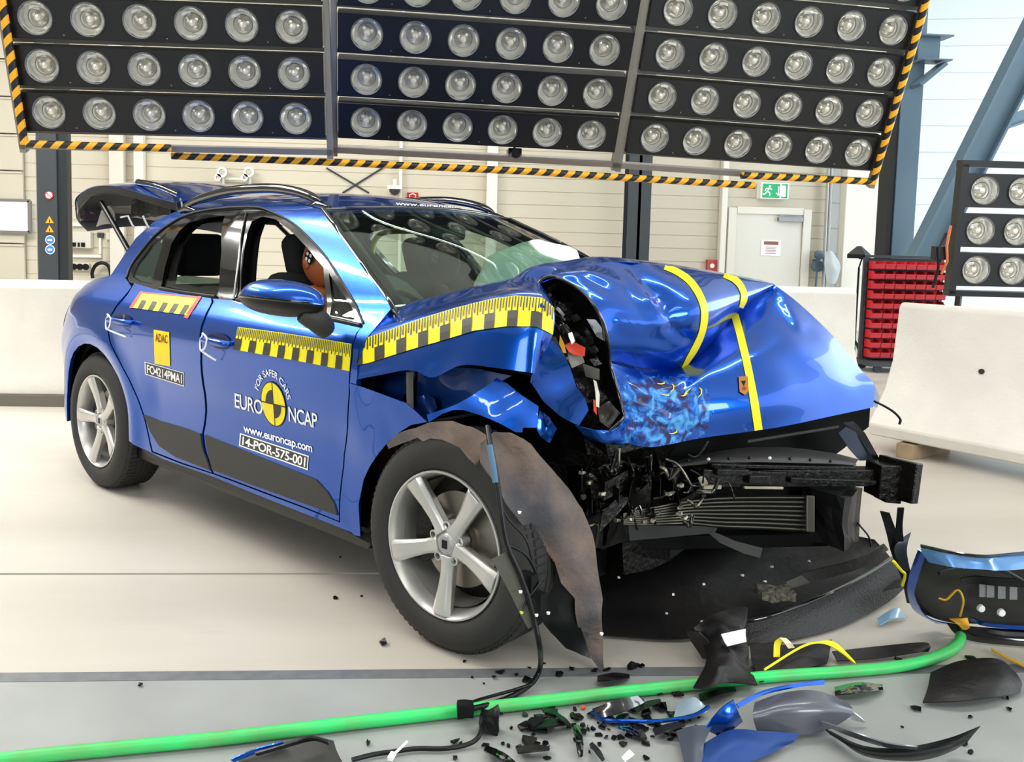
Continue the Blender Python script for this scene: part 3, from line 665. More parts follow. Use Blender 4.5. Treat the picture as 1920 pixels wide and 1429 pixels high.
def side_panel(name, outer, holes, m, parent, off=0, thick=.014, step=.04, mirror=False, sharp=40):
    vs, fs = cdt(outer, holes, step)
    sg = 1 if mirror else -1; n = len(vs)
    P = []; NN = []
    for x, z in vs:
        nn = Sn(x, z); p = V((x, S(x, z)+off, z)); P.append(p); NN.append(nn)
    A = [V((p.x, sg*p.y, p.z)) for p in P]; NA = [V((q.x, sg*q.y, q.z)) for q in NN]
    B = [a-b*thick for a, b in zip(A, NA)]
    def orient(f, pts, nr):
        c = (pts[f[1]]-pts[f[0]]).cross(pts[f[2]]-pts[f[0]]); return f if c.dot(nr[f[0]]) > 0 else f[::-1]
    fo = [orient(f, A, NA) for f in fs]
    verts = A+B; faces = fo+[[n+i for i in reversed(f)] for f in fo]; norms = NA+[-q for q in NA]
    cnt = {}
    for f in fo:
        for i in range(len(f)): cnt[(f[i], f[(i+1) % len(f)])] = 1
    for (a, b) in list(cnt):
        if (b, a) not in cnt:
            k = len(verts); verts += [A[a], A[b], B[b], B[a]]; faces.append([k, k+3, k+2, k+1])
            q = (A[b]-A[a]).cross(NA[a]).normalized(); norms += [q]*4
    me = bpy.data.meshes.new(name); me.from_pydata([tuple(p) for p in verts], [], faces); me.materials.append(m); me.update()
    me.polygons.foreach_set('use_smooth', [True]*len(me.polygons)); me.normals_split_custom_set_from_vertices([tuple(q) for q in norms])
    o = bpy.data.objects.new(name, me); C.objects.link(o); o.parent = parent
    return o
arch = [('l', WB+.405*math.cos(a*PI/180), .385+.405*math.sin(a*PI/180)) for a in range(-8, 189, 12)]
rear_out = [('l', -3.12, .30), ('l', -3.35, .30), ('l', -3.56, .36), ('l', -3.66, .48), ('l', -3.68, .62), ('l', -3.64, .78), ('l', -3.52, .86), ('l', -3.46, .95), ('l', -3.32, 1.03), ('l', -3.12, 1.09), ('l', -2.96, 1.13)]
top = [(207, 517), (232, 479), (255, 446), (264, 438), (290, 415), (344, 391), (406, 375)]
roof_edge_l = [(-1.85, 1.568), (-1.45, 1.548)]
outer = xz(*rear_out, *top) + roof_edge_l + xz((603, 394), (648, 452), (692, 514), (735, 577), ('l', -.42, 1.02), ('l', -.42, .95), (674, 650), (670, 700), (666, 760), (666, 860), (670, 940), (670, 1003), (636, 989), (500, 935), (399, 894), (306, 861), (264, 840)) + xz(*arch)
hole = xz((236, 519), (246, 495), (264, 470), (290, 440), (317, 419), (352, 401), (406, 390), (441, 387), (476, 387), (509, 396), (547, 416), (581, 447), (616, 488), (657, 554), (682, 606), (670, 625), (662, 650), (658, 691), (656, 740), (653, 800), (647, 850), (642, 900), (638, 980), (570, 953), (500, 927), (440, 904), (399, 889), (340, 870), (284, 848), (277, 815), (270, 785), (258, 750), (241, 712), (221, 674), (206, 645), (201, 620), (205, 595), (218, 572), (238, 549), (246, 538), (237, 524))
rdoor = xz((252, 531), (289, 542), (340, 551), (396, 559), (397, 567), (386, 588), (377, 612), (376, 660), (377, 700), (383, 740), (385, 772), (379, 813), (382, 840), (390, 868), (397, 886), (340, 867), (287, 846), (280, 815), (273, 785), (261, 750), (244, 712), (224, 674), (209, 645), (204, 620), (208, 595), (221, 574), (240, 552))
fdoor = xz((400, 560), (457, 566), (530, 580), (626, 600), (679, 611), (668, 625), (660, 650), (656, 691), (654, 740), (651, 800), (645, 850), (640, 900), (636, 977), (570, 950), (500, 924), (440, 901), (401, 887), (395, 868), (386, 840), (383, 813), (389, 775), (387, 740), (381, 700), (380, 660), (381, 612), (390, 588), (401, 567))
dlo = xz((237, 519), (247, 496), (265, 471), (291, 441), (317, 420), (352, 402), (406, 391), (441, 388), (476, 388), (509, 397), (546, 417), (580, 448), (615, 488), (656, 554), (681, 605), (677, 613), (626, 602), (530, 583), (457, 568), (392, 561), (340, 554), (289, 545), (241, 529))
wq = xz((247, 519), (258, 494), (283, 460), (311, 436), (300, 470), (288, 510), (284, 532), (262, 528))
wr = xz((300, 537), (308, 500), (320, 457), (335, 433), (352, 418), (385, 409), (420, 404), (414, 470), (406, 553), (350, 547))
wfr = xz((446, 560), (454, 490), (461, 442), (471, 415), (490, 406), (515, 411), (545, 433), (575, 465), (605, 502), (608, 540), (610, 590), (540, 579))
wt = xz((615, 512), (640, 550), (668, 597), (660, 600), (617, 591))
# body shell sides, doors, window bands
for mir in (False, True):
    side_panel('body_side', outer, [hole], paint, car, mirror=mir, thick=.02)
    side_panel('window_surround', dlo, [wq, wr, wfr, wt], m_gloss, car, off=-.004, thick=.03, step=.03, mirror=mir)
    rd = side_panel('rear_door', rdoor, [], paint, car, off=.001, thick=.02, step=.035, mirror=mir)
    fd = side_panel('front_door', fdoor, [], paint, car, off=.001, thick=.02, step=.035, mirror=mir)
    side_panel('quarter_glass', wq, [], mat('tinted_glass', '#26332f', .02, coat=1), car, off=-.012, thick=.004, mirror=mir)
    side_panel('inner_trim', outer[:-len(arch)] if False else outer, [wq, wr, wfr, wt], m_black, car, off=-.07, thick=.01, step=.06, mirror=mir)
    # lower cladding on doors
    clr = xz((271, 778), (300, 789), (340, 800), (377, 813), (381, 840), (389, 862), (396, 882), (370, 872), (330, 856), (300, 836), (284, 810))
    clf = xz((386, 815), (430, 833), (500, 862), (560, 885), (594, 899), (615, 922), (629, 945), (634, 966), (570, 943), (500, 918), (440, 896), (400, 881), (395, 863), (389, 840))
    side_panel('door_cladding', clr, [], m_dgrey, rd, off=.006, thick=.008, mirror=mir)
    side_panel('door_cladding', clf, [], m_dgrey, fd, off=.006, thick=.008, mirror=mir)
    sill = xz((258, 838), (306, 863), (399, 897), (500, 937), (636, 992), (668, 1010), (690, 1022), (684, 1032), (640, 1012), (581, 988), (500, 953), (444, 930), (380, 900), (323, 875), (272, 856))
    side_panel('sill_cladding', sill, [], m_dgrey, car, off=-.012, thick=.05, mirror=mir, step=.05)
fd_near = [o for o in car.children if o.name.startswith('front_door')][0]; rd_near = [o for o in car.children if o.name.startswith('rear_door')][0]
# glass of front quarter light and half lowered rear glass
glass_thin = glass('side_glass', '#9fb0a8', 1.5)
side_panel('quarter_light', wt, [], glass_thin, car, off=-.012, thick=.004)
side_panel('lowered_window', xz((301, 537), (304, 524), (340, 516), (409, 523), (406, 553), (350, 547)), [], glass_thin, rd_near, off=-.02, thick=.004)
# chrome-black seals on belt line
def side_tube(pix, r, off, name, m, parent, n=40, mir=False):
    pts = smoothpts([Ps(u, v, off) for u, v in pix], n)
    if mir: pts = [V((p.x, -p.y, p.z)) for p in pts]
    return MB().tube(pts, r, 8).build(name, m, parent, 60)
side_tube([(444, 562), (530, 580), (612, 596), (676, 610)], .008, .004, 'belt_seal', m_black, fd_near)
side_tube([(300, 541), (350, 549), (404, 556)], .008, .004, 'belt_seal', m_black, rd_near)
side_tube([(438, 562), (446, 500), (453, 440), (462, 400)], .006, .002, 'pillar_trim', m_gloss, car)
side_tube([(236, 521), (246, 496), (264, 471), (290, 441), (317, 420), (352, 402), (406, 391), (476, 388), (509, 397), (547, 417), (581, 448), (616, 489), (657, 555), (681, 606)], .005, .002, 'window_seal', m_dgrey, car, 60)
# roof ------------------------------------------------------------
e_pts = [Ps(603, 394)] + [V((x, -S(x, z), z)) for x, z in reversed(roof_edge_l)] + [Ps(406, 375), Ps(344, 391), Ps(290, 415)]
sfr = (-1, -.9, -.6, -.25, .25, .6, .9, 1)
crown = [.03, .05, .055, .06, .055, .045]; fwd = [.10, .05, 0, 0, -.03, -.06]
grid = [[V((p.x+fwd[i]*(1-s*s), p.y*-s*-1*-1 if False else -abs(p.y)*-s, p.z+crown[i]*(1-s*s))) for s in sfr] for i, p in enumerate(e_pts)]
rf = MB().add(*patch(grid, 4, 6)).build('roof_panel', paint, car, 50); solid(rf, .02, -1)
MB().add(*[ [p-V((0, 0, .035)) for p in patch(grid, 3, 3)[0]], patch(grid, 3, 3)[1]]).build('headliner', mat('headliner', '#4a4844', .9), car, 60)
# windscreen
ap = [Ps(604, 394), Ps(648, 453), Ps(692, 515), Ps(735, 578), V((-.36, -.83, 1.0))]
wg = [[V((p.x+(.10+.03*i)*(1-s*s), -abs(p.y)*-s, p.z+.03*(1-s*s))) for s in (-1, -.7, -.35, 0, .35, .7, 1)] for i, p in enumerate(ap)]
ws = MB().add(*patch(wg, 5, 6)).build('windscreen', m_glass, car, 60); solid(ws, .005, -1)
def offp(pts, dz): return [p+V((.01, 0, dz)) for p in pts]
for s, nm in ((1, 0), (-1, 1)):
    MB().tube(smoothpts([V((p.x+.004, p.y*s, p.z+.006)) for p in ap], 30), .011, 6).build('windscreen_seal', m_gloss, car, 60)
MB().tube(smoothpts([p+V((.0, 0, .003)) for p in wg[0]], 30), .008, 6).build('windscreen_seal', m_gloss, car, 60)
# black shade band along the top of the glass
# roof rails
for s in (-1, 1):
    pix = [(345, 388), (375, 373), (430, 358), (500, 353), (545, 357), (580, 367), (601, 380)]
    pts = smoothpts([L(u, v, y=-.56) for u, v in pix], 30)
    pts = [V((p.x, s*abs(p.y), p.z)) for p in pts]
    rr = MB(); rr.tube(pts, [.010+.014*math.sin(PI*i/29)**.4 for i in range(30)], 10)
    rr.build('roof_rail', m_gloss, car, 60)
    for k in (1, 28): MB().tube([pts[k]+V((-.09, 0, -.03)), pts[k]+V((0, 0, -.015)), pts[k]+V((.09, 0, -.03))], [.008, .02, .008], 8).build('rail_foot', m_gloss, [o for o in car.children if o.name.startswith('roof_rail')][-1], 60)
# rear face of the body below the tailgate opening
rg = []
for z in (.36, .5, .65, .8, .9, .98, 1.04):
    xe = -3.62 if z < .8 else -3.46+(z-.8)*.3
    ye = S(xe, z)*.98
    rg.append([V((xe+ (0 if abs(s) > .99 else 0)-.06*(1-s*s), -s*ye*-1, z)) for s in (-1, -.5, 0, .5, 1)])
MB().add(*patch(rg, 4, 3)).build('rear_bumper', paint, car, 50)
# rear lamp (near side)
rl = MB(); 
for s in (-1, 1):
    g_ = [[V((x, s*(S(x, z)+.004), z)) for x in (-3.52, -3.4, -3.3, -3.2)] for z in (.84, .9, .96)]
    o = MB().add(*patch(g_, 4, 3)).build('tail_lamp', mat('tail_lamp_red', '#7d1018', .1, coat=1), car, 60)
# door handles with hanging zip ties
def handle(u0, v0, u1, v1, parent, tu, tv):
    p0, p1 = Ps(u0, v0, .0), Ps(u1, v1, .0); o_ = V((0, -.035, 0))
    # flat disc with the bowl's shade put into its dark blue
    c = (p0+p1)/2; bw_ = MB(); d = (p1-p0)
    bw_.add([c+d*(.5*math.cos(2*PI*k/20))+V((0, -.004, .0))+V((0, 0, .035*math.sin(2*PI*k/20))) for k in range(20)], [list(range(20))]); bw_.build('handle_recess_shade', mat('recess_shade', '#0a1c44', .4), parent)
    pts = smoothpts([p0+d*-.04, p0+o_+d*.08, c+o_*1.15, p1+o_-d*.02, p1+d*.06], 24)
    MB().tube(pts, [.008+.008*math.sin(PI*i/23)**.5 for i in range(24)], 10).build('door_handle', paint, parent, 60)
    q = p0+d*.3+o_
    pts = smoothpts([q+V((-.02, -.01, .02)), q+V((0, -.022, .03)), q+V((.03, -.02, .01)), q+V((.02, -.024, -.03)), q+V((-.02, -.02, -.045)), q+V((-.035, -.015, -.01)), q+V((-.02, -.012, .02))], 26)
    e = Ps(tu, tv, .015)
    MB().tube(pts, .0045, 6).tube([q+V((-.02, -.02, -.045)), (q+e)/2+V((.0, -.02, -.02)), e], .0045, 6).build('zip_tie', m_white, parent, 60)
handle(212, 598, 249, 604, rd_near, 236, 632)
handle(390, 634, 434, 644, fd_near, 405, 676)
MB().lathe([(0, 0), (.012, 0)], 12, c=Ps(232, 593, .01)).build('lock_cap', m_steel, rd_near)
# mirror -------------------------------------------------------------
mc = L(530, 552, y=-1.10)
mg = MB()
ml, mr = L(457, 556, y=-1.12), L(604, 572, y=-1.04); axis = (mr-ml)
ux = axis.normalized(); n1 = lray(530, 552).normalized(); up = n1.cross(ux).normalized(); up = up if up.z > 0 else -up; dp = ux.cross(up)
if dp.dot(n1) < 0: dp = -dp
hl = axis.length/2; hh = 40*(mc-LC).dot(RZI.to_3x3() @ CAMF)/F
def shell(tb, name, m):
    grid = []; NA, NB_ = 20, 12
    vs = []; fs = []
    for i in range(NA+1):
        s = -1+2*i/NA; w_ = (1-abs(s)**2.3)**.5 if abs(s) < 1 else 0
        if s < 0: w_ = (1-abs(s)**2.6)**.5 if abs(s) < 1 else 0
        for j in range(NB_+1):
            a = (PI*j/NB_) if tb else (PI+PI*j/NB_)
            hgt = (hh if tb else hh*.75)
            vs.append((ml+mr)/2+ux*(hl*s)+up*(hgt*w_*math.sin(a))+(-dp if True else dp)*(.085*w_*math.cos(a)) + (dp*0))
    for i in range(NA):
        for j in range(NB_): fs.append([i*(NB_+1)+j, i*(NB_+1)+j+1, (i+1)*(NB_+1)+j+1, (i+1)*(NB_+1)+j])
    return MB().add(vs, fs).build(name, m, None, 60)
mirror_root = MB().tube(smoothpts([L(566, 585, y=-1.07), L(592, 598, y=-1.02), L(612, 618, y=-.96)], 12), [.035, .04, .042, .044, .045, .046, .046, .045, .044, .042, .04, .036], 12).build('side_mirror', m_dgrey, car, 60)
a1 = shell(True, 'mirror_cap', paint); a1.parent = mirror_root
a2 = shell(False, 'mirror_base', m_black); a2.parent = mirror_root
MB().lathe([(0, 0), (0, 0)], 3)
pts = [(ml+mr)/2+ux*(hl*s)-dp*(.088*(1-abs(s)**2.4)**.5 if abs(s) < 1 else 0)+up*.002 for s in [x/10 for x in range(-9, 10)]]
MB().tube(pts, .006, 6).build('mirror_trim', m_gloss, mirror_root, 60)
# ------------------------------------------------------------------ wheels
def wheel(cx, ang, name_label, rot=0):
    root = bpy.data.objects.new('wheel', None)
    C.objects.link(root); root.parent = car; root.location = (cx, -.93, .368); root.rotation_euler = (0, 0, ang)
    # tyre: outward is -y
    R0 = .367
    prof = [(.247, .012), (.262, -.004), (.290, -.012), (.325, -.008), (.348, .006), (.360, .022), (R0-.002, .04), (R0, .06), (R0+.001, .117), (R0, .18), (R0-.004, .2), (.350, .226), (.30, .245), (.255, .235), (.245, .2), (.245, .04)]
    mb = MB().lathe(prof, 96, close=True)
    ty = mb.build('tyre', m_rubber, root, 40)
    # tread blocks on shoulder
    tb = MB()
    for k in range(84):
        a = 2*PI*k/84; ca, sa = math.cos(a), math.sin(a); Rm = Matrix(((ca, 0, -sa), (0, 1, 0), (sa, 0, ca)))
        tb.box((R0*ca*.9985, .058, R0*sa*.9985), (.008, .052, .019), Rm); tb.box((R0*ca, .182, R0*sa), (.008, .045, .019), Rm)
        tb.box((.3575*ca, .024, .3575*sa), (.003, .02, .014), Rm)
    for y in (.1, .125, .15): tb.lathe([(R0, y-.009), (R0+.004, y-.008), (R0+.004, y+.008), (R0, y+.009)], 96)
    tb.build('tread', m_rubber, ty)
    # rim barrel
    rim = MB().lathe([(.2455, .016), (.252, .004), (.25, -.003), (.244, -.004), (.238, .004), (.232, .02), (.226, .05), (.222, .12), (.226, .21), (.236, .215), (.23, .22), (.215, .12), (.218, .05)], 64).build('rim', m_alloy, root, 50)
    sp = MB()
    for k in range(5):
        a = rot + 2*PI*k/5; Rm = Matrix.Rotation(-a, 3, 'Y')
        prof2 = [(.04, .034, .022), (.065, .029, .026), (.10, .027, .024), (.15, .031, .017), (.20, .037, .006), (.238, .042, .0)]   # r, half width, depth y
        vs = []
        for r_, hw, dy in prof2:
            vs += [(r_, dy+.004, -hw), (r_, dy-.008, -hw*.55), (r_, dy-.008, hw*.55), (r_, dy+.004, hw), (r_, dy+.04, hw*.6), (r_, dy+.04, -hw*.6)]
        fs = [[i*6+j, i*6+(j+1) % 6, (i+1)*6+(j+1) % 6, (i+1)*6+j] for i in range(len(prof2)-1) for j in range(6)] + [list(range(6)), [30+j for j in range(6)][::-1]]
        s_ = MB().add([Rm @ V(p) for p in vs], fs).build('spoke', m_alloy, rim, 50); 
        m__ = s_.modifiers.new('b', 'BEVEL'); m__.width = .004; m__.segments = 2
    hub = MB().lathe([(0, .018), (.033, .018), (.038, .024), (.05, .03), (.062, .038), (.062, .09)], 40).build('hub', m_alloy, rim, 50)
    MB().lathe([(0, .0145), (.028, .0145), (.031, .019)], 24).build('centre_cap', mat('cap_silver', '#a9aaab', .35, .6), rim, 50)
    cr_ = MB().box((0, .0135, 0), (.022, .002, .028)).build('cap_crest', m_black, rim)
    for k in range(5):
        a = rot+2*PI*(k+.5)/5; c = (.062*math.cos(a), 0, .062*math.sin(a))
        MB().lathe([(.011, .02), (.016, .022), (.016, .06), (.011, .06)], 14, c=c, close=True).lathe([(0, .045), (.010, .045), (.010, .06)], 6, c=c, mi=1).build('bolt_hole', [m_alloy, m_black], rim, 50)
    MB().lathe([(.06, .09), (.165, .09), (.165, .105), (.06, .105)], 48, close=True).lathe([(0, .07), (.075, .07), (.08, .09)], 32).build('brake_disc', m_disc, root, 50)
    cal = MB(); 
    for k in range(7):
        a = PI*(.82+.06*k); cal.box((.135*math.cos(a), .09, .135*math.sin(a)), (.07, .07, .035), Matrix.Rotation(-a, 3, 'Y'))
    cal.build('brake_caliper', m_black, root)
    MB().lathe([(0, .16), (.22, .16), (.22, .17), (0, .17)], 32).build('splash_shield', m_black, root)
    return root
wf_ = wheel(0, .0719, '', rot=-PI/2)
wr_ = wheel(WB, 0, '', rot=PI)
for x, a in ((WB, 0), (.05, -.1)):
    r2 = wf_.copy(); C.objects.link(r2); r2.location = (x, .93, .368); r2.rotation_euler = (0, 0, PI+a)
    for ch in list(wf_.children):
        c_ = ch.copy(); C.objects.link(c_); c_.parent = r2
        for g_ in ch.children:
            d_ = g_.copy(); C.objects.link(d_); d_.parent = c_
# wheel housings
for x, s, r_ in ((WB, -1, .43), (WB, 1, .43), (0.02, -1, .40), (.02, 1, .40)):
    aa = -.2 if x < -1 else 1.75
    y0, y1 = (.58, .88) if x < -1 else (.55, .86); mb = MB(); n = 24; vs = []
    for k in range(n+1):
        a = aa+(PI+.2-aa)*k/n
        for y in (y0, y1): vs.append(V((x+r_*math.cos(a), s*y, .39+r_*math.sin(a))))
    vs2 = [V((x+r_*math.cos(aa+(PI+.2-aa)*k/n), s*y0, .39+r_*math.sin(aa+(PI+.2-aa)*k/n))) for k in range(n+1)]
    mb.add(vs, [[2*k, 2*k+1, 2*k+3, 2*k+2] for k in range(n)]); mb.add(vs2, [list(range(n+1))])
    solid(mb.build('wheel_housing', m_black, car, 60), .008)
# underbody
bevel(MB().box((-1.5, 0, .27), (2.1, 1.74, .12)).build('floor_pan', m_black, car), .03)
MB().box((-3.0, 0, .42), (1.1, 1.05, .18)).box((-3.35, 0, .45), (.45, 1.3, .2)).build('rear_floor', m_black, car)
MB().tube([(WB, -.75, .36), (WB, .75, .36)], .035, 10).tube([(-3.5, .4, .3), (-3.1, .4, .3), (-2.4, .3, .28)], .05, 10).build('rear_axle', m_black, car, 60)
MB().add(noisy(MB().box((-.33, 0, .66), (.1, 1.6, .66)).v, 0, 1), MB().box((0, 0, 0), (1, 1, 1)).f).build('firewall', m_black, car)
# ------------------------------------------------------------------ crumpled bonnet
def G(rows): return [[(L(p[0], p[1], d=p[2]) if p[2] > 2 else L(p[0], p[1], y=p[2])) for p in r] for r in rows]
bonnet = bpy.data.objects.new('bonnet', None); C.objects.link(bonnet); bonnet.parent = car
def sheet(name, grid, m, parent, nu=6, nv=6, crump=0, cs=9, seed=0, th=.003, sharp=50, edge=True):
    o = MB().add(*patch(grid, nu, nv, crump, cs, seed, edge)).build(name, m, parent, sharp); solid(o, th, 0); return o
BH = {}
def bvh(o):
    if o.name not in BH:
        me = o.data; BH[o.name] = BVHTree.FromPolygons([v.co.copy() for v in me.vertices], [list(p.vertices) for p in me.polygons])
    return BH[o.name]
def onto(o, u, v, off=.004):
    D = lray(u, v).normalized(); h = bvh(o).ray_cast(LC, D, 20)
    if h[0] is None: 
        for du, dv in ((3, 0), (-3, 0), (0, 3), (0, -3), (6, 0), (-6, 0), (0, 6), (0, -6)):
            h = bvh(o).ray_cast(LC, lray(u+du, v+dv).normalized(), 20)
            if h[0] is not None:
                q = h[0]; return LC+D*((q-LC).length)-D*off
        return None
    n = h[1] if h[1].dot(D) < 0 else -h[1]
    return h[0]+n*off
hs = G([[(735, 580, -.80), (776, 568, -.77), (826, 556, -.74), (879, 543, -.70), (930, 531, -.66), (975, 521, -.63), (1002, 521, -.62), (1012, 531, -.60)],
        [(700, 610, -.87), (748, 597, -.85), (803, 580, -.83), (862, 563, -.80), (918, 549, -.77), (968, 538, -.74), (1010, 538, -.71), (1026, 552, -.69)],
        [(663, 641, -.91), (720, 622, -.91), (780, 602, -.90), (845, 582, -.89), (905, 566, -.87), (960, 556, -.85), (1016, 559, -.82), (1037, 578, -.78)],
        [(663, 688, -.948), (722, 671, -.948), (790, 650, -.945), (850, 633, -.94), (905, 618, -.93), (955, 611, -.915), (1006, 612, -.88), (1036, 626, -.80)],
        [(663, 713, -.955), (715, 703, -.955), (771, 694, -.96), (812, 708, -.955), (866, 685, -.96), (930, 690, -.95), (995, 699, -.91), (1003, 698, -.86)]])
b_side = sheet('bonnet_side', hs, paint, bonnet, 6, 6, .002, 6, 3)
# bonnet skin running back from the ridge towards the windscreen
back = [[p.copy() for p in hs[0]], [p+V((-.10, .16, .0)) for p in hs[0]], [p+V((-.2, .5, -.05)) for p in hs[0]], [V((p.x-.22, .62+.2*i/7, p.z-.12)) for i, p in enumerate(hs[0])]]
sheet('bonnet_rear', back, paint, bonnet, 4, 5)
# rolled front section of the bonnet
F1 = G([[(1012, 531, 3.02), (1040, 508, 3.06), (1095, 499, 3.12), (1157, 491, 3.2), (1243, 499, 3.3), (1341, 513, 3.42), (1450, 533, 3.6)],
        [(1046, 522, 2.99), (1075, 514, 3.0), (1118, 512, 3.05), (1175, 520, 3.12), (1262, 520, 3.22), (1352, 524, 3.38), (1450, 533.5, 3.6)],
        [(1083, 541, 2.95), (1112, 540, 2.97), (1150, 545, 3.01), (1214, 560, 3.08), (1290, 548, 3.15), (1366, 542, 3.35), (1450, 534, 3.6)],
        [(1110, 568, 2.92), (1135, 570, 2.94), (1170, 578, 2.98), (1247, 602, 3.07), (1310, 580, 3.12), (1378, 560, 3.34), (1450, 534.5, 3.6)],
        [(1130, 603, 2.92), (1150, 606, 2.95), (1190, 618, 3.0), (1255, 640, 3.1), (1322, 612, 3.17), (1380, 574, 3.36), (1450, 535, 3.6)],
        [(1141, 645, 2.95), (1160, 650, 2.98), (1205, 660, 3.05), (1270, 672, 3.16), (1334, 628, 3.26), (1380, 584, 3.42), (1450, 535.5, 3.6)],
        [(1143, 676, 3.0), (1165, 680, 3.05), (1212, 690, 3.14), (1278, 694, 3.25), (1340, 636, 3.36), (1376, 593, 3.48), (1450, 536, 3.6)]])
b_fold = sheet('bonnet_fold', F1, paint, bonnet, 10, 9, .0016, 6, 5)
def topx(p):
    q = RZ @ p - CAMC; z = q.dot(CAMF); return PX+F*q.dot(CAMR)/z, PY-F*q.dot(CAMU)/z, z
def crease(o, lines, sharp=30):
    # pressed folds: (u0, v0, u1, v1, half width on either side, depth change)
    for v in o.data.vertices:
        u, w_, z = topx(v.co); dd = 0
        for (u0, v0, u1, v1, wa, wb, amp) in lines:
            dx, dy = u1-u0, v1-v0; l_ = math.hypot(dx, dy); t = ((u-u0)*dx+(w_-v0)*dy)/l_/l_; s = ((u-u0)*dy-(w_-v0)*dx)/l_
            if -.1 < t < 1.1:
                ww = wa if s > 0 else wb; f = max(0, 1-abs(s)/ww)*min(1, (t+.1)/.25, (1.1-t)/.25); dd += amp*f
        if dd: v.co += lray(u, w_)*dd
    o.data.update(); o.data.polygons.foreach_set('use_smooth', [True]*len(o.data.polygons)); o.data.set_sharp_from_angle(angle=math.radians(sharp))
crease(b_fold, [(1160, 492, 1248, 572, 30, 14, .035), (1168, 494, 1246, 604, 10, 26, -.022), (1146, 500, 1215, 560, 12, 12, .014), (1085, 515, 1140, 545, 12, 14, .012), (1095, 500, 1165, 530, 9, 12, -.010), (1250, 606, 1300, 640, 14, 20, .015), (1150, 600, 1248, 610, 14, 30, -.012)], 22)
# crest of creases running down from the top peak
# inside of the rolled edge
rim = [(1012, 531), (1011, 545), (1016, 524), (1028, 520), (1046, 522), (1083, 541), (1110, 566), (1130, 600), (1141, 641), (1141, 680), (1150, 712), (1160, 738), (1168, 765)]
# front panel of the bonnet
F2 = G([[(1141, 672, 3.02), (1185, 684, 3.12), (1232, 692, 3.2), (1278, 688, 3.28), (1335, 632, 3.38), (1378, 590, 3.49), (1412, 562, 3.54), (1450, 533, 3.6)],
        [(1150, 705, 3.0), (1190, 705, 3.06), (1238, 706, 3.12), (1290, 690, 3.2), (1345, 655, 3.28), (1398, 625, 3.36), (1448, 597, 3.44), (1497, 569, 3.56)],
        [(1160, 738, 2.98), (1195, 735, 3.0), (1245, 728, 3.05), (1300, 708, 3.1), (1360, 682, 3.17), (1420, 658, 3.25), (1490, 640, 3.36), (1559, 628, 3.54)],
        [(1168, 772, 2.97), (1200, 768, 2.98), (1248, 758, 3.02), (1308, 740, 3.06), (1372, 718, 3.12), (1440, 702, 3.2), (1530, 695, 3.34), (1614, 694, 3.52)],
        [(1160, 800, 2.96), (1192, 802, 2.96), (1240, 796, 3.0), (1315, 780, 3.05), (1385, 762, 3.1), (1460, 748, 3.17), (1555, 735, 3.33), (1638, 722, 3.5)],
        [(1130, 824, 2.97), (1172, 830, 2.97), (1223, 838, 3.0), (1310, 822, 3.06), (1390, 811, 3.12), (1470, 799, 3.19), (1565, 779, 3.33), (1636, 764, 3.46)]])
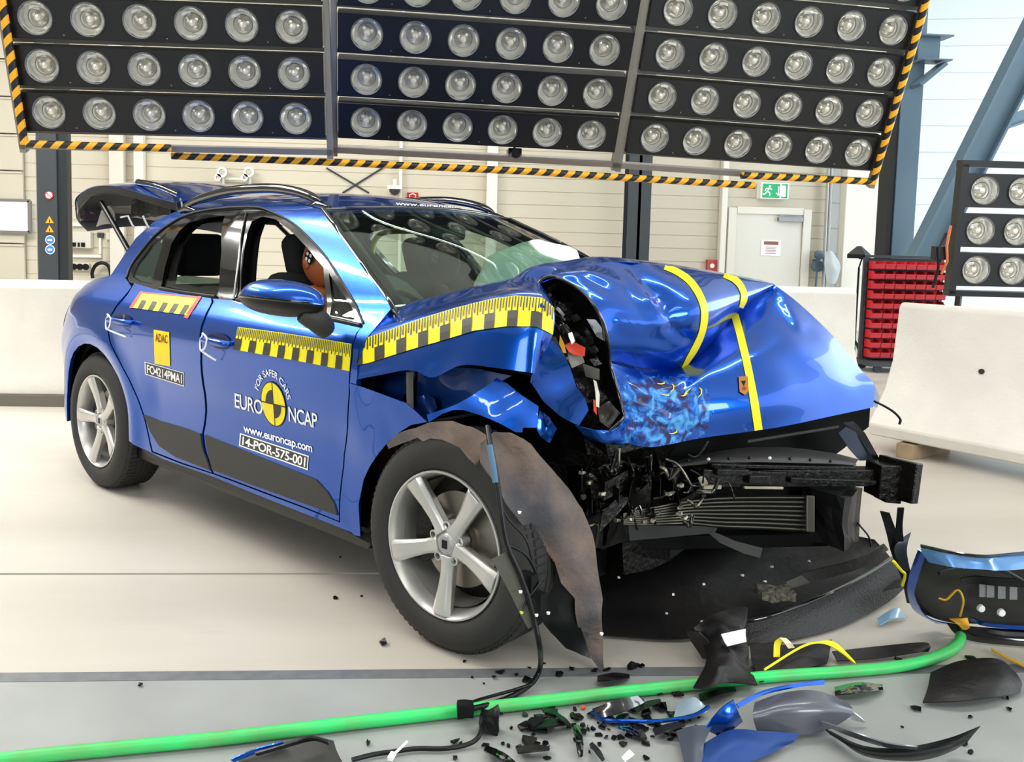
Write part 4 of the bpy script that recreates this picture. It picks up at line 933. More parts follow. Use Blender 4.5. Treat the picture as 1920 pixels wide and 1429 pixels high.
def scuff_mat():
    m = paint.copy(); m.name = 'scuffed_blue_paint'; n = m.node_tree.nodes; l = m.node_tree.links; b = n['Principled BSDF']
    tc = n.new('ShaderNodeTexCoord'); sp = n.new('ShaderNodeVectorMath'); sp.operation = 'DISTANCE'
    c = L(1235, 775, d=3.03); sp.inputs[1].default_value = c; l.new(tc.outputs['Object'], sp.inputs[0])
    mr = n.new('ShaderNodeMapRange'); mr.inputs[1].default_value = .09; mr.inputs[2].default_value = .36; mr.inputs[3].default_value = .27; mr.inputs[4].default_value = -.35; l.new(sp.outputs['Value'], mr.inputs[0])
    mp = n.new('ShaderNodeMapping'); mp.inputs['Scale'].default_value = (1, 1, .6); l.new(tc.outputs['Object'], mp.inputs[0])
    t = n.new('ShaderNodeTexNoise'); t.inputs['Scale'].default_value = 17; t.inputs['Detail'].default_value = 9; t.inputs['Roughness'].default_value = .7; t.inputs['Distortion'].default_value = .6; l.new(mp.outputs[0], t.inputs['Vector'])
    ad = n.new('ShaderNodeMath'); ad.operation = 'ADD'; l.new(t.outputs['Fac'], ad.inputs[0]); l.new(mr.outputs[0], ad.inputs[1])
    r = n.new('ShaderNodeValToRGB'); e = r.color_ramp.elements; e[0].position = .60; e[0].color = (0, 0, 0, 1); e[1].position = .68; e[1].color = (1, 1, 1, 1); l.new(ad.outputs[0], r.inputs[0])
    t2 = n.new('ShaderNodeTexNoise'); t2.inputs['Scale'].default_value = 22; t2.inputs['Detail'].default_value = 9; t2.inputs['Distortion'].default_value = 1.0; l.new(tc.outputs['Object'], t2.inputs['Vector'])
    r2 = n.new('ShaderNodeValToRGB'); r2.color_ramp.elements[0].position = .40; r2.color_ramp.elements[0].color = lin('#2a1f45'); r2.color_ramp.elements[1].position = .64; r2.color_ramp.elements[1].color = lin('#5aa6dc'); e3 = r2.color_ramp.elements.new(.46); e3.color = lin('#0c3a86'); e4 = r2.color_ramp.elements.new(.54); e4.color = lin('#2f78c4'); l.new(t2.outputs['Fac'], r2.inputs[0])
    mx = n.new('ShaderNodeMixRGB'); mx.inputs[1].default_value = lin('#004db0'); l.new(r.outputs[0], mx.inputs[0]); l.new(r2.outputs[0], mx.inputs[2]); l.new(mx.outputs[0], b.inputs['Base Color'])
    me_ = n.new('ShaderNodeMapRange'); me_.inputs[3].default_value = .8; me_.inputs[4].default_value = 0; l.new(r.outputs[0], me_.inputs[0]); l.new(me_.outputs[0], b.inputs['Metallic'])
    rg = n.new('ShaderNodeMapRange'); rg.inputs[3].default_value = .26; rg.inputs[4].default_value = .6; l.new(r.outputs[0], rg.inputs[0]); l.new(rg.outputs[0], b.inputs['Roughness'])
    cw = n.new('ShaderNodeMapRange'); cw.inputs[3].default_value = .75; cw.inputs[4].default_value = .15; l.new(r.outputs[0], cw.inputs[0]); l.new(cw.outputs[0], b.inputs['Coat Weight'])
    return m
scuff = scuff_mat()
b_front = sheet('bonnet_front', F2, scuff, bonnet, 9, 9, .004, 6, 9)
crease(b_front, [(1452, 536, 1500, 620, 26, 12, -.02), (1452, 534, 1415, 600, 14, 30, .018), (1340, 640, 1270, 740, 20, 26, .02), (1165, 760, 1240, 790, 14, 14, .016), (1200, 740, 1290, 770, 16, 12, -.014), (1180, 800, 1300, 800, 10, 18, .012)], 24)
# bent strips, hoses and wires in the crushed corner
random.seed(21)
# torn lower left lobe of the front panel
F3 = G([[(1141, 808, 2.96), (1160, 800, 2.95), (1168, 785, 2.96)], [(1110, 805, 2.93), (1130, 824, 2.95), (1172, 830, 2.97)], [(1079, 798, 2.95), (1106, 824, 2.98), (1150, 834, 3.02)]])
sheet('bonnet_lobe', F3, scuff, bonnet, 5, 5, .012, 20, 2)
# far side return of the bonnet
F4 = [[F2[r][-1], F2[r][-1]+V((-.12, .10, -.02)), F2[r][-1]+V((-.3, .13, -.03))] for r in range(6)]
sheet('bonnet_far_edge', F4, paint, bonnet, 4, 5)
F5 = [[p for p in F1[0]], [p+V((-.12, .02, .01)) for p in F1[0]], [p+V((-.3, .04, -.10)) for p in F1[0]]]
sheet('bonnet_top', F5, paint, bonnet, 5, 4)
# hem tube following the roll opening
rimpts = [L(u, v, d=2.99) for u, v in ((1008, 545), (1012, 529), (1025, 519), (1046, 521))]+[F1[i][0]+V((0, 0, .0)) for i in range(2, 7)]+[F2[i][0] for i in range(1, 4)]+[L(1167, 785, d=2.96), L(1142, 808, d=2.95)]
MB().tube(smoothpts(rimpts, 60), .006, 8).build('bonnet_hem', m_gloss, bonnet, 60)
inn = [[p for p in smoothpts(rimpts, 12)], [p+V((-.06, .05, .0)) for p in smoothpts(rimpts, 12)], [p+V((-.2, .12, -.03)) for p in smoothpts(rimpts, 12)]]
sheet('bonnet_underside', inn, m_black, bonnet, 3, 5)
# yellow tapes on the bonnet
def ribbon(target, pix, wpx, name, m, parent, off=.004, n=40, across='h'):
    pts = smoothpts([V((u, v, w_)) for (u, v), w_ in zip(pix, wpx)], n); mb = MB(); A = []
    for i, p in enumerate(pts):
        q = pts[min(i+1, n-1)]-pts[max(i-1, 0)]; nx, ny = -q.y, q.x; l_ = math.hypot(nx, ny); nx /= l_; ny /= l_; 
        row = []
        for s in (-.5, 0, .5):
            h = None
            for t in (target if isinstance(target, list) else [target]):
                h_ = onto(t, p.x+nx*p.z*s, p.y+ny*p.z*s, off)
                if h_ is not None and (h is None or (h_-LC).length < (h-LC).length): h = h_
            row.append(h)
        if all(r is not None for r in row): A.append(row)
    vs = [p for r in A for p in r]; fs = []
    for i in range(len(A)-1):
        for k in range(2): fs.append([i*3+k, i*3+k+1, (i+1)*3+k+1, (i+1)*3+k])
    return solid(mb.add(vs, fs).build(name, m, parent, 60), .0015, 0)
ribbon(b_fold, [(1246, 502), (1270, 512), (1292, 528), (1308, 550), (1318, 575), (1319, 600), (1314, 625), (1303, 650), (1290, 672), (1279, 690)], [10, 12, 13, 13, 13, 13, 12, 12, 10, 6], 'bonnet_tape', m_yel, bonnet)
ribbon(b_fold, [(1357, 517), (1374, 524), (1386, 535), (1393, 550), (1393, 562), (1388, 576)], [10, 12, 12, 12, 12, 8], 'bonnet_tape', m_yel, bonnet)
ribbon(b_front, [(1378, 592), (1386, 622), (1394, 655), (1401, 690), (1408, 725), (1414, 760), (1421, 806)], [14, 14, 14, 14, 14, 15, 15], 'bonnet_tape', m_yel, bonnet)
# shredded bits of yellow tape
for k, (u, v, a_) in enumerate(((1252, 740, 1), (1259, 722, .3), (1281, 745, -1.2), (1286, 735, .8), (1268, 806, 1.4), (1310, 728, .2), (1245, 718, 1.2))):
    pts = [onto(b_front, u+math.cos(a_+i*.5)*i*5, v+math.sin(a_+i*(.5 if k % 2 else -.3))*i*(4+k % 3), .005) for i in range(4)]
    pts = [p for p in pts if p is not None]
    if len(pts) > 2: MB().tube(pts, [.0012, .003, .0022, .001][:len(pts)], 4).build('tape_shred', m_yel, bonnet)
# badge
cr_ = [onto(b_front, u, v, .003) for u, v in ((1384, 707), (1401, 706), (1403, 733), (1396, 741), (1386, 735))]
if all(c is not None for c in cr_):
    cc = sum(cr_, V())/5; tocam = (LC-cc).normalized()*.006
    n5 = 5; bd = MB().add(cr_+[c+tocam for c in cr_], [list(range(5)), [5, 6, 7, 8, 9]]+[[i, (i+1) % 5, 5+(i+1) % 5, 5+i] for i in range(5)]).build('crest_badge', mat('badge_gold', '#b5763a', .35, .6), bonnet)
    q = [cc+(c-cc)*.55+tocam*1.2 for c in cr_]; MB().add([q[2], q[3], q[4], cc+tocam*1.2], [[0, 1, 2, 3]]).add([q[0], q[1], cc+tocam*1.3], [[0, 1, 2]], 1).build('badge_field', [mat('badge_red', '#8e2b22', .4), m_black], bd)
# creases: pressed folds near the peak
for a_, b_, r_ in (((1162, 497), (1243, 572), .004), ((1166, 499), (1238, 590), .003), ((1150, 505), (1225, 588), .0025), ((1372, 594), (1300, 634), .003)):
    pass
# ------------------------------------------------------------------ front fender remains
def pxpanel(name, poly, dfun, m, parent, step=9, crump=0, cs=10, seed=0, th=.003, holes=()):
    vs, fs = cdt([tuple(p) for p in poly], [list(h) for h in holes], step)
    P = []
    for u, v in vs:
        p = dfun(u, v)
        if crump: nv_ = noise.noise_vector(p*cs+V((seed*5.3, 0, seed))); p = p+lray(u, v)*(nv_.x*crump*1.5)+nv_*crump*.25
        P.append(p)
    o = MB().add(P, fs).build(name, m, parent, 45); solid(o, th, 0); return o
YF = lambda y: (lambda u, v: L(u, v, y=y))
DF = lambda d: (lambda u, v: L(u, v, d=d))
def dlin(u0, d0, u1, d1, v0=0, dv=0): return lambda u, v: L(u, v, d=d0+(d1-d0)*(u-u0)/(u1-u0)+dv*(v-v0))
fend = pxpanel('front_fender', [(656, 719), (684, 727), (727, 743), (762, 756), (783, 774), (801, 791), (771, 797), (749, 811), (727, 830), (710, 850), (694, 874), (682, 900), (673, 945), (676, 1006), (664, 1003), (640, 978), (644, 900), (651, 850), (656, 800), (658, 750)], lambda u, v: Ps(u, v, .003), paint, car, 10, .005, 9, 4)
pxpanel('fender_lip', [(800, 778), (837, 766), (859, 757), (881, 745), (920, 719), (931, 708), (951, 719), (981, 743), (1010, 762), (1007, 802), (981, 802), (979, 811), (968, 811), (935, 793), (902, 779), (870, 769), (850, 769), (830, 776), (804, 792)], dlin(800, 2.93, 1010, 2.80, 760, -.0006), paint, car, 9, .004, 12, 6)
pxpanel('fender_corner', [(1034, 640), (1018, 665), (1000, 697), (995, 717), (1013, 742), (1030, 762), (1050, 780), (1086, 798), (1103, 768), (1095, 745), (1081, 727), (1068, 690), (1055, 661), (1040, 640)], dlin(995, 2.74, 1103, 2.88, 700, .0008), scuff, car, 8, .016, 11, 3)
pxpanel('fender_shred', [(1012, 770), (1030, 785), (1045, 805), (1030, 830), (1012, 818), (1004, 798)], DF(2.9), scuff, car, 6, .02, 20, 3)
pxpanel('inner_wing', [(664, 716), (720, 700), (775, 690), (835, 690), (900, 692), (960, 705), (925, 722), (882, 748), (850, 766), (815, 782), (800, 790), (775, 770), (735, 750), (690, 728)], YF(-.80), paint_dark, car, 10, .012, 9, 5)
pxpanel('inner_fender_bracket', [(780, 745), (800, 738), (815, 748), (820, 765), (805, 782), (790, 770)], YF(-.83), paint_dark, car, 5, .02, 30, 1)
MB().bar(L(768, 698, y=-.86), L(769, 770, y=-.86), .022, .012).build('bonnet_stay', mat('stay_beige', '#8b867a', .5), car)
# felt wheel arch liner
pxpanel('arch_liner', [(725, 832), (745, 815), (766, 806), (803, 793), (848, 790), (885, 801), (914, 819), (922, 833), (911, 846), (892, 872), (877, 858), (862, 838), (848, 830), (830, 824), (807, 822), (793, 828), (783, 820), (765, 828), (729, 842)], dlin(725, 2.93, 920, 2.78), m_liner, car, 7, .014, 14, 8)
pxpanel('wheel_arch_liner', [(900, 830), (925, 812), (959, 812), (996, 834), (1029, 875), (1070, 925), (1092, 955), (1108, 1000), (1118, 1057), (1131, 1123), (1130, 1187), (1133, 1254), (1126, 1259), (1104, 1227), (1085, 1175), (1078, 1123), (1052, 1094), (1041, 1057), (1022, 1031), (1003, 1023), (990, 1000), (974, 983), (948, 942), (922, 893), (900, 864)], lambda u, v: L(u, v, d=2.66+.0010*max(0, u-900)+.00002*(v-900)+.02*math.cos((u-.45*(v-900)-950)*.05)), m_liner, car, 8, .03, 9, 2, .004)
pxpanel('liner_flap', [(1000, 1000), (1045, 1060), (1080, 1130), (1090, 1180), (1108, 1235), (1060, 1215), (1020, 1170), (1000, 1120), (985, 1060)], DF(2.86), m_black, car, 9, .02, 8, 2, .004)
pxpanel('torn_bracket', [(922, 1049), (948, 1036), (965, 1070), (985, 1120), (1003, 1172), (990, 1178), (975, 1150), (955, 1110), (938, 1078)], DF(2.58), mat('grey_bracket', '#4f4f47', .6), car, 7, .004, 10, 1, .006)
for u, v, c in ((974, 961, m_white), (976, 1110, m_white), (1006, 1154, m_white), (978, 1149, mat('lime_clip', '#c9d93a', .4)), (1128, 1189, m_white), (1028, 1150, m_white)):
    MB().lathe([(0, -.004), (.0045, -.003), (.006, .003), (0, .004)], 7, 'Z', c=L(u, v, d=2.56)).build('clip', c, car, 60)
har = bpy.data.objects.new('wiring_harness', None); C.objects.link(har); har.parent = car
def cable(pix, r, m=m_black, parent=har, name='cable', n=40):
    return MB().tube(smoothpts([L(*p[:2], **({'d': p[2]} if p[2] > 1 else {'z': p[2]})) for p in pix], n), r, 8).build(name, m, parent, 60)
cable([(914, 800, 2.7), (922, 850, 2.62), (932, 900, 2.6), (940, 960, 2.58), (950, 1020, 2.57), (972, 1070, 2.57), (990, 1120, 2.57), (1003, 1170, 2.57), (1012, 1215, 2.58), (1013, 1250, .06), (1000, 1278, .02), (965, 1303, .012), (915, 1322, .03), (868, 1332, .045)], .0085)
cable([(1000, 1282, .025), (960, 1295, .015), (920, 1306, .012), (890, 1315, .035), (862, 1328, .05)], .005)
cable([(950, 1020, 2.58), (985, 1040, 2.6), (1005, 1075, 2.62), (1008, 1100, 2.62), (990, 1125, 2.6)], .005)
cable([(930, 880, 2.62), (945, 960, 2.62), (985, 1010, 2.63), (1000, 1060, 2.63)], .004)
cable([(1017, 1085, 2.6), (1000, 1110, 2.58), (985, 1130, 2.57), (980, 1146, 2.56)], .003)
cable([(918, 835, 2.62), (924, 870, 2.6), (929, 905, 2.59)], .0095, mat('dusty_blue_wrap', '#4a6b86', .6))
MB().box(L(990, 1090, d=2.6), (.05, .03, .05)).box(L(1012, 1130, d=2.6), (.03, .03, .06)).build('connector', m_black, har)
# ------------------------------------------------------------------ front end structure
front = bpy.data.objects.new('front_end', None); C.objects.link(front); front.parent = car
def lump(name, c, sz, m, parent, amp=.03, sc=6, seed=0, cuts=3):
    import bmesh
    bm = bmesh.new(); bmesh.ops.create_cube(bm, size=1); bmesh.ops.subdivide_edges(bm, edges=bm.edges, cuts=cuts, use_grid_fill=True)
    for v in bm.verts:
        v.co = V((v.co.x*sz[0], v.co.y*sz[1], v.co.z*sz[2]))+V(c); v.co += noise.noise_vector(v.co*sc+V((seed*3.1, seed, 0)))*amp
    me = bpy.data.meshes.new(name); bm.to_mesh(me); bm.free(); me.materials.append(m); o = bpy.data.objects.new(name, me); C.objects.link(o); o.parent = parent; return o
lump('engine_block', (.02, .12, .62), (.62, 1.15, .55), m_oil, front, .06, 5, 1, 6)
lump('gearbox', (.05, .1, .32), (.6, .9, .25), m_oil, front, .04, 5, 2, 5)
lump('subframe', (-.05, .0, .24), (.6, 1.1, .1), m_black, front, .02, 6, 3, 5)
# crumpled left part of the cross beam, made of many bent pieces
random.seed(11)
for k in range(34):
    u = random.uniform(1085, 1310); t = (u-1085)/225; v = random.uniform(872+8*t, 990-50*t); d = 3.03+.14*t+random.uniform(-.05, .03)
    c = L(u, v, d=d); mb = MB(); ax = V((random.uniform(-.4, .8), -random.uniform(.2, 1), random.uniform(-.4, .4))).normalized(); ln = random.uniform(.06, .16)
    g_ = [[c+ax*(ln*(i/2-.5))+V((0, 0, random.uniform(.02, .035)*(1 if j else -1)))+V((random.uniform(-.012, .012), random.uniform(-.012, .012), random.uniform(-.01, .01))) for i in range(3)] for j in range(2)]
    sheet('crushed_metal', g_, m_oil, front, 3, 3, .006, 25, k)
pxpanel('crushed_beam', [(1085, 905), (1110, 880), (1160, 885), (1220, 875), (1300, 880), (1312, 900), (1290, 918), (1220, 935), (1170, 950), (1110, 965), (1090, 940)], dlin(1085, 3.08, 1310, 3.2), m_oil, front, 8, .035, 16, 5)
def seg(name, a, b, w_, h_, m, parent=front):
    return bevel(MB().bar(L(a[0], a[1], d=a[2]), L(b[0], b[1], d=b[2]), w_, h_).build(name, m, parent), .004, 2)
seg('bumper_beam', (1300, 893, 3.13), (1645, 893, 3.38), .07, .062, m_oil)
for a, b, w_, h_ in (((1330, 872, 3.12), (1600, 878, 3.33), .03, .016), ((1315, 893, 3.08), (1470, 897, 3.2), .02, .05), ((1480, 900, 3.2), (1640, 905, 3.33), .02, .02), ((1340, 884, 3.08), (1400, 885, 3.12), .03, .022), ((1400, 898, 3.12), (1440, 898, 3.15), .03, .03)):
    seg('beam_flange', a, b, w_, h_, m_oil)
seg('beam_bracket', (1635, 898, 3.36), (1688, 898, 3.38), .1, .125, m_oil)
seg('beam_end_plate', (1678, 898, 3.34), (1690, 898, 3.36), .16, .15, m_oil)
seg('tow_lug', (1650, 925, 3.36), (1680, 928, 3.37), .08, .05, m_oil)
seg('pale_bracket', (1314, 893, 3.08), (1322, 910, 3.08), .012, .024, mat('pale_bracket', '#a39c86', .5))
seg('pale_bracket', (1318, 913, 3.1), (1352, 913, 3.12), .012, .016, mat('pale_bracket', '#a39c86', .5))
seg('pale_bracket', (1395, 914, 3.14), (1468, 915, 3.2), .012, .010, mat('pale_bracket', '#a39c86', .5))
cov = G([[(1258, 868, 3.2), (1330, 850, 3.25), (1400, 840, 3.3), (1480, 840, 3.36), (1560, 850, 3.45), (1610, 862, 3.5)], [(1262, 872, 3.14), (1330, 862, 3.17), (1400, 856, 3.2), (1480, 856, 3.25), (1560, 862, 3.32), (1605, 868, 3.36)], [(1262, 876, 3.13), (1330, 870, 3.15), (1400, 867, 3.18), (1480, 868, 3.23), (1560, 870, 3.3), (1605, 873, 3.34)]])
sheet('radiator_cover', cov, mat('cover_grey', '#3b3a38', .5), front, 5, 4, .002)
for k in range(8): MB().lathe([(0, -.004), (.005, -.003), (.006, .004)], 8, c=onto(bpy.data.objects[[o.name for o in front.children if o.name.startswith('radiator_cover')][0]], 1290+k*38, 866-6*math.sin(PI*k/7), .004) or V((0, 0, .5))).build('cover_clip', m_white if k in (1, 4) else m_black, front)
# slam panel and black backing, added to fill the dark void
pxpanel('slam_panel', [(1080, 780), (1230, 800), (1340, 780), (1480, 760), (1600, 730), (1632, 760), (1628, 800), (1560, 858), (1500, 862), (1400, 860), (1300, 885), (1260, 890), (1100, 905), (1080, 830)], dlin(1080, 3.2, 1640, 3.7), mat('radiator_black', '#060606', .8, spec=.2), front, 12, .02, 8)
seg('support_tube', (1400, 828, 3.3), (1572, 800, 3.45), .012, .012, m_dgrey)
pxpanel('wheel_arch_brace', [(1572, 812), (1586, 800), (1604, 810), (1622, 835), (1640, 863), (1612, 864), (1592, 842)], dlin(1572, 3.42, 1640, 3.46), mat('brace_blue_black', '#2b3342', .35, .3), front, 7, .003)
pxpanel('outer_brace', [(1580, 792), (1600, 790), (1622, 812), (1650, 862), (1640, 864), (1618, 832), (1600, 808)], DF(3.44), m_black, front, 7, .003)
pxpanel('black_backing', [(1180, 880), (1600, 860), (1610, 1000), (1540, 1012), (1180, 1005)], dlin(1180, 3.25, 1610, 3.62), mat('radiator_black', '#060606', .8, spec=.2), front, 14, .01, 8)  # black backing sheet added so the gaps behind the beam stay dark
# intercooler
ic = bpy.data.objects.new('intercooler', None); C.objects.link(ic); ic.parent = front
tp = [(1168, 963, 3.06), (1225, 950, 3.09), (1290, 938, 3.12), (1350, 931, 3.17), (1430, 929, 3.23), (1520, 929, 3.3)]; bt = [(1168, 984, 3.06), (1225, 985, 3.09), (1290, 984, 3.11), (1350, 990, 3.15), (1430, 993, 3.21), (1520, 998, 3.28)]
g_ = [[L(a[0], a[1]+(b[1]-a[1])*t, d=a[2]+.02) for a, b in zip(tp, bt)] for t in (0, .5, 1)]
sheet('core', g_, mat('radiator_black', '#060606', .8, spec=.2), ic, 5, 3, 0)
NRB = 8
for k in range(NRB):
    t = (k+.5)/NRB
    pts = smoothpts([L(a[0], a[1]+(b[1]-a[1])*t+0, d=a[2]-.004) for a, b in zip(tp, bt)], 26)
    MB().tube(pts, .0048, 8).build('cooler_rib', m_fin, ic, 60)
seg('tank', (1519, 929, 3.28), (1519, 998, 3.26), .03, .016, m_fin, ic)
pxpanel('cooler_lower_shroud', [(1178, 985), (1300, 986), (1345, 990), (1340, 1000), (1290, 1004), (1180, 1014)], dlin(1170, 3.06, 1345, 3.12), mat('shroud_dark', '#151514', .6), front, 9, .004)
pxpanel('duct_panel', [(1090, 960), (1170, 965), (1168, 985), (1178, 1012), (1130, 1030), (1100, 1020)], DF(3.1), m_black, front, 9, .01)
lump('cooler_shroud', tuple(L(1560, 965, d=3.45)), (.16, .16, .2), m_black, front, .02, 9, 7)
lump('horn', tuple(L(1580, 990, d=3.45)), (.07, .07, .09), m_black, front, .01, 9, 7)
seg('lower_support', (1180, 1012, 3.3), (1540, 1005, 3.5), .1, .05, mat('radiator_black', '#060606', .8, spec=.2))
pxpanel('splash_guard', [(1322, 995), (1345, 1000), (1380, 1015), (1430, 1028), (1425, 1046), (1395, 1038), (1350, 1018)], DF(3.15), m_dgrey, front, 9, .004)
MB().tube(smoothpts([L(u, v, d=3.45) for u, v in ((1600, 965), (1612, 985), (1628, 1005), (1634, 1025))], 16), .004, 6).build('hanging_wire', m_black, front, 60)
MB().tube(smoothpts([L(u, v, d=3.5) for u, v in ((1638, 752), (1655, 760), (1675, 772), (1688, 786), (1686, 796))], 16), .005, 6).build('hanging_wire', m_black, front, 60)
pxpanel('far_headlamp', [(1608, 690), (1622, 700), (1640, 722), (1650, 745), (1644, 765), (1634, 760), (1636, 735)], DF(3.56), mat('milky_lens', '#a9b2bd', .2, coat=1), front, 6, .004)
random.seed(33)
for k in range(26):
    u = random.uniform(1085, 1330); v = random.uniform(850, 985); d = random.uniform(2.98, 3.1); a_ = random.uniform(-.6, .5); ln = random.uniform(18, 60)
    pts = [L(u+math.cos(a_+.4*i*random.uniform(-1, 1))*ln*i/3, v+math.sin(a_+.4*i*random.uniform(-1, 1))*ln*i/3, d=d+random.uniform(-.01, .01)) for i in range(4)]
    MB().tube(smoothpts(pts, 10), random.uniform(.003, .008), 6).build('bent_pipe', (m_oil, m_gloss, m_oil, mat('dull_metal', '#6f6a5c', .3, .9))[k % 4], front, 60)
for k in range(14):
    u = random.uniform(1090, 1300); v = random.uniform(885, 980)
    lump('glint_chip', tuple(L(u, v, d=2.98)), (.012, .02, .010), mat('glint_metal', '#b9b3a2', .2, .9), front, .006, 40, k, 1)  # pale metal chips added as small highlights in the crushed corner
# headlamp wreck in the roll opening
wk = pxpanel('headlamp_housing', [(1014, 532), (1045, 524), (1082, 545), (1110, 575), (1130, 610), (1138, 650), (1140, 700), (1150, 740), (1166, 780), (1140, 808), (1115, 780), (1090, 740), (1065, 690), (1045, 640), (1030, 590)], dlin(1014, 3.08, 1166, 3.1), m_oil, front, 7, .03, 16, 4)
def scrap(poly, d, m, seed=0, name='headlamp_fragment', cr_=.008, th=.004, parent=front): return pxpanel(name, poly, DF(d), m, parent, 6, cr_, 22, seed, th)
scrap([(1058, 648), (1072, 640), (1098, 652), (1096, 668), (1078, 666), (1066, 660)], 2.96, mat('orange_red_plastic', '#d9472c', .4), 1)
scrap([(1050, 628), (1058, 645), (1062, 662), (1056, 662), (1048, 645)], 2.94, mat('amber_plastic', '#e0a32a', .4), 2)
scrap([(1064, 660), (1092, 668), (1096, 680), (1072, 690), (1066, 676)], 2.98, mat('grey_fragment', '#8d877c', .5), 3)
scrap([(1092, 682), (1124, 692), (1124, 712), (1098, 706)], 2.98, mat('olive_fragment', '#3a3a32', .5), 4)
scrap([(1100, 598), (1118, 600), (1134, 622), (1134, 640), (1118, 630)], 2.97, mat('chrome_fragment', '#c7ccd6', .1, .9), 5)
scrap([(1046, 575), (1060, 590), (1056, 594), (1042, 580)], 2.97, mat('chrome_fragment', '#c7ccd6', .1, .9), 5)
scrap([(1112, 712), (1118, 716), (1124, 740), (1124, 765), (1118, 762), (1116, 735)], 2.94, mat('white_fragment', '#d9d3c6', .5), 6)
scrap([(1112, 748), (1118, 752), (1119, 778), (1113, 770)], 2.94, mat('orange_red_plastic', '#d9472c', .4), 7)
scrap([(1120, 765), (1142, 752), (1164, 775), (1142, 803), (1124, 790)], 2.96, mat('brown_black', '#231c17', .4), 8, cr_=.016)
scrap([(1065, 625), (1072, 622), (1078, 640), (1072, 646)], 2.94, m_white, 9)
for k in range(12):
    u = random.uniform(1035, 1125); v = 545+(u-1020)*1.1+random.uniform(-15, 30)
    scrap([(u-12, v-4), (u+4, v-8), (u+12, v+3), (u-2, v+9)], 3.0+random.uniform(-.02, .04), m_oil if k % 3 else m_gloss, k+20, cr_=.012)
# ------------------------------------------------------------------ measuring tapes
def cells_tape(name, topf, botf, N, parent, flip=False, ticks=4, th_split=.46, endu=None):
    yv, yf, dv_, df = [], [], [], []
    A = MB(); K = 3
    def quad(s0, s1, t0, t1, mi, sk=0):
        n = 8 if mi == 0 else 3; vs = []
        for j in range(3):
            t = t0+(t1-t0)*j/2
            for i in range(n+1):
                s = s0+(s1-s0)*i/n+sk*(t1-t)
                a, b = topf(s), botf(s); p = None
                vs.append((a[0]+(b[0]-a[0])*t, a[1]+(b[1]-a[1])*t))
        P = [surf(u, v, TOFF+.0015*mi) for u, v in vs]
        if any(p is None for p in P): return
        A.add(P, [[j*(n+1)+i, j*(n+1)+i+1, (j+1)*(n+1)+i+1, (j+1)*(n+1)+i] for j in range(2) for i in range(n)], mi)
    surf = cells_tape.surf
    for k in range(N*2):
        quad(k/(2*N), (k+1)/(2*N), 0, 1, 0)
        if k % 2 == 0: quad(k/(2*N), (k+.9)/(2*N), th_split, 1, 1)
        for q in range(ticks):
            s = (k+q/ticks+.1/ticks)/(2*N); quad(s, s+.42/ticks/(2*N), 0.02, th_split*(1 if q % 2 else .78), 1, .25/ticks/(2*N))
    return A.build(name, [m_yel, m_tdark], parent)
TOFF = .003
def lerp_poly(pts):
    pts = [V((a, b, 0)) for a, b in pts]
    cum = [0]
    for i in range(1, len(pts)): cum.append(cum[-1]+(pts[i]-pts[i-1]).length)
    def f(s):
        s = min(max(s, 0), 1)*cum[-1]
        for i in range(1, len(pts)):
            if s <= cum[i]+1e-9: t = (s-cum[i-1])/(cum[i]-cum[i-1]); q = pts[i-1].lerp(pts[i], t); return q.x, q.y
        return pts[-1].x, pts[-1].y
    return f
cells_tape.surf = lambda u, v, o: Ps(u, v, o+.001)
cells_tape('measuring_tape', lerp_poly([(446, 613), (530, 624), (600, 635), (659, 645)]), lerp_poly([(437, 655), (520, 670), (590, 683), (655, 696)]), 8, fd_near, th_split=.5)
cells_tape.surf = lambda u, v, o: onto(b_side, u, v, o+.003)
cells_tape('measuring_tape', lerp_poly([(664, 643), (735, 619), (794, 598), (857, 579), (919, 564), (966, 557), (1016, 561), (1036, 578)]), lerp_poly([(664, 687), (694, 681), (760, 660), (832, 639), (891, 621), (951, 613), (1004, 613), (1034, 627)]), 9, bonnet, th_split=.48)
cells_tape.surf = lambda u, v, o: Ps(u, v, o+.001)
# rear door chequer label with red ends
mbt = MB()
def pq(u0, v0, u1, v1, u2, v2, u3, v3, mi, off=.004):
    n = 4; vs = []
    for j in range(3):
        for i in range(n+1):
            s, t = i/n, j/2; a = (u0+(u1-u0)*s, v0+(v1-v0)*s); b = (u3+(u2-u3)*s, v3+(v2-v3)*s); vs.append(Ps(a[0]+(b[0]-a[0])*t, a[1]+(b[1]-a[1])*t, off))
    mbt.add(vs, [[j*(n+1)+i, j*(n+1)+i+1, (j+1)*(n+1)+i+1, (j+1)*(n+1)+i] for j in range(2) for i in range(n)], mi)
pq(262, 547, 372, 556, 350, 591, 247, 577, 0)
for k in range(5):
    s0, s1 = .1+k*.19, .1+k*.19+.085; a = lambda s, t: ((262+110*s)*(1-t)+(247+103*s)*t, (547+9*s)*(1-t)+(577+14*s)*t)
    q = [a(s0, .48), a(s1, .48), a(s1, 1), a(s0, 1)]; pq(*q[0], *q[1], *q[2], *q[3], 1, .0055)
pq(263, 546, 268, 546, 248, 578, 242, 577, 2, .0055); pq(372, 555, 378, 556, 352, 597, 344, 595, 2, .0055); pq(262, 547, 372, 556, 371, 559, 261, 549, 2, .0055)
mbt.build('chequer_label', [m_yel, m_tdark, mat('red_tape', '#d8442c', .5)], rd_near)
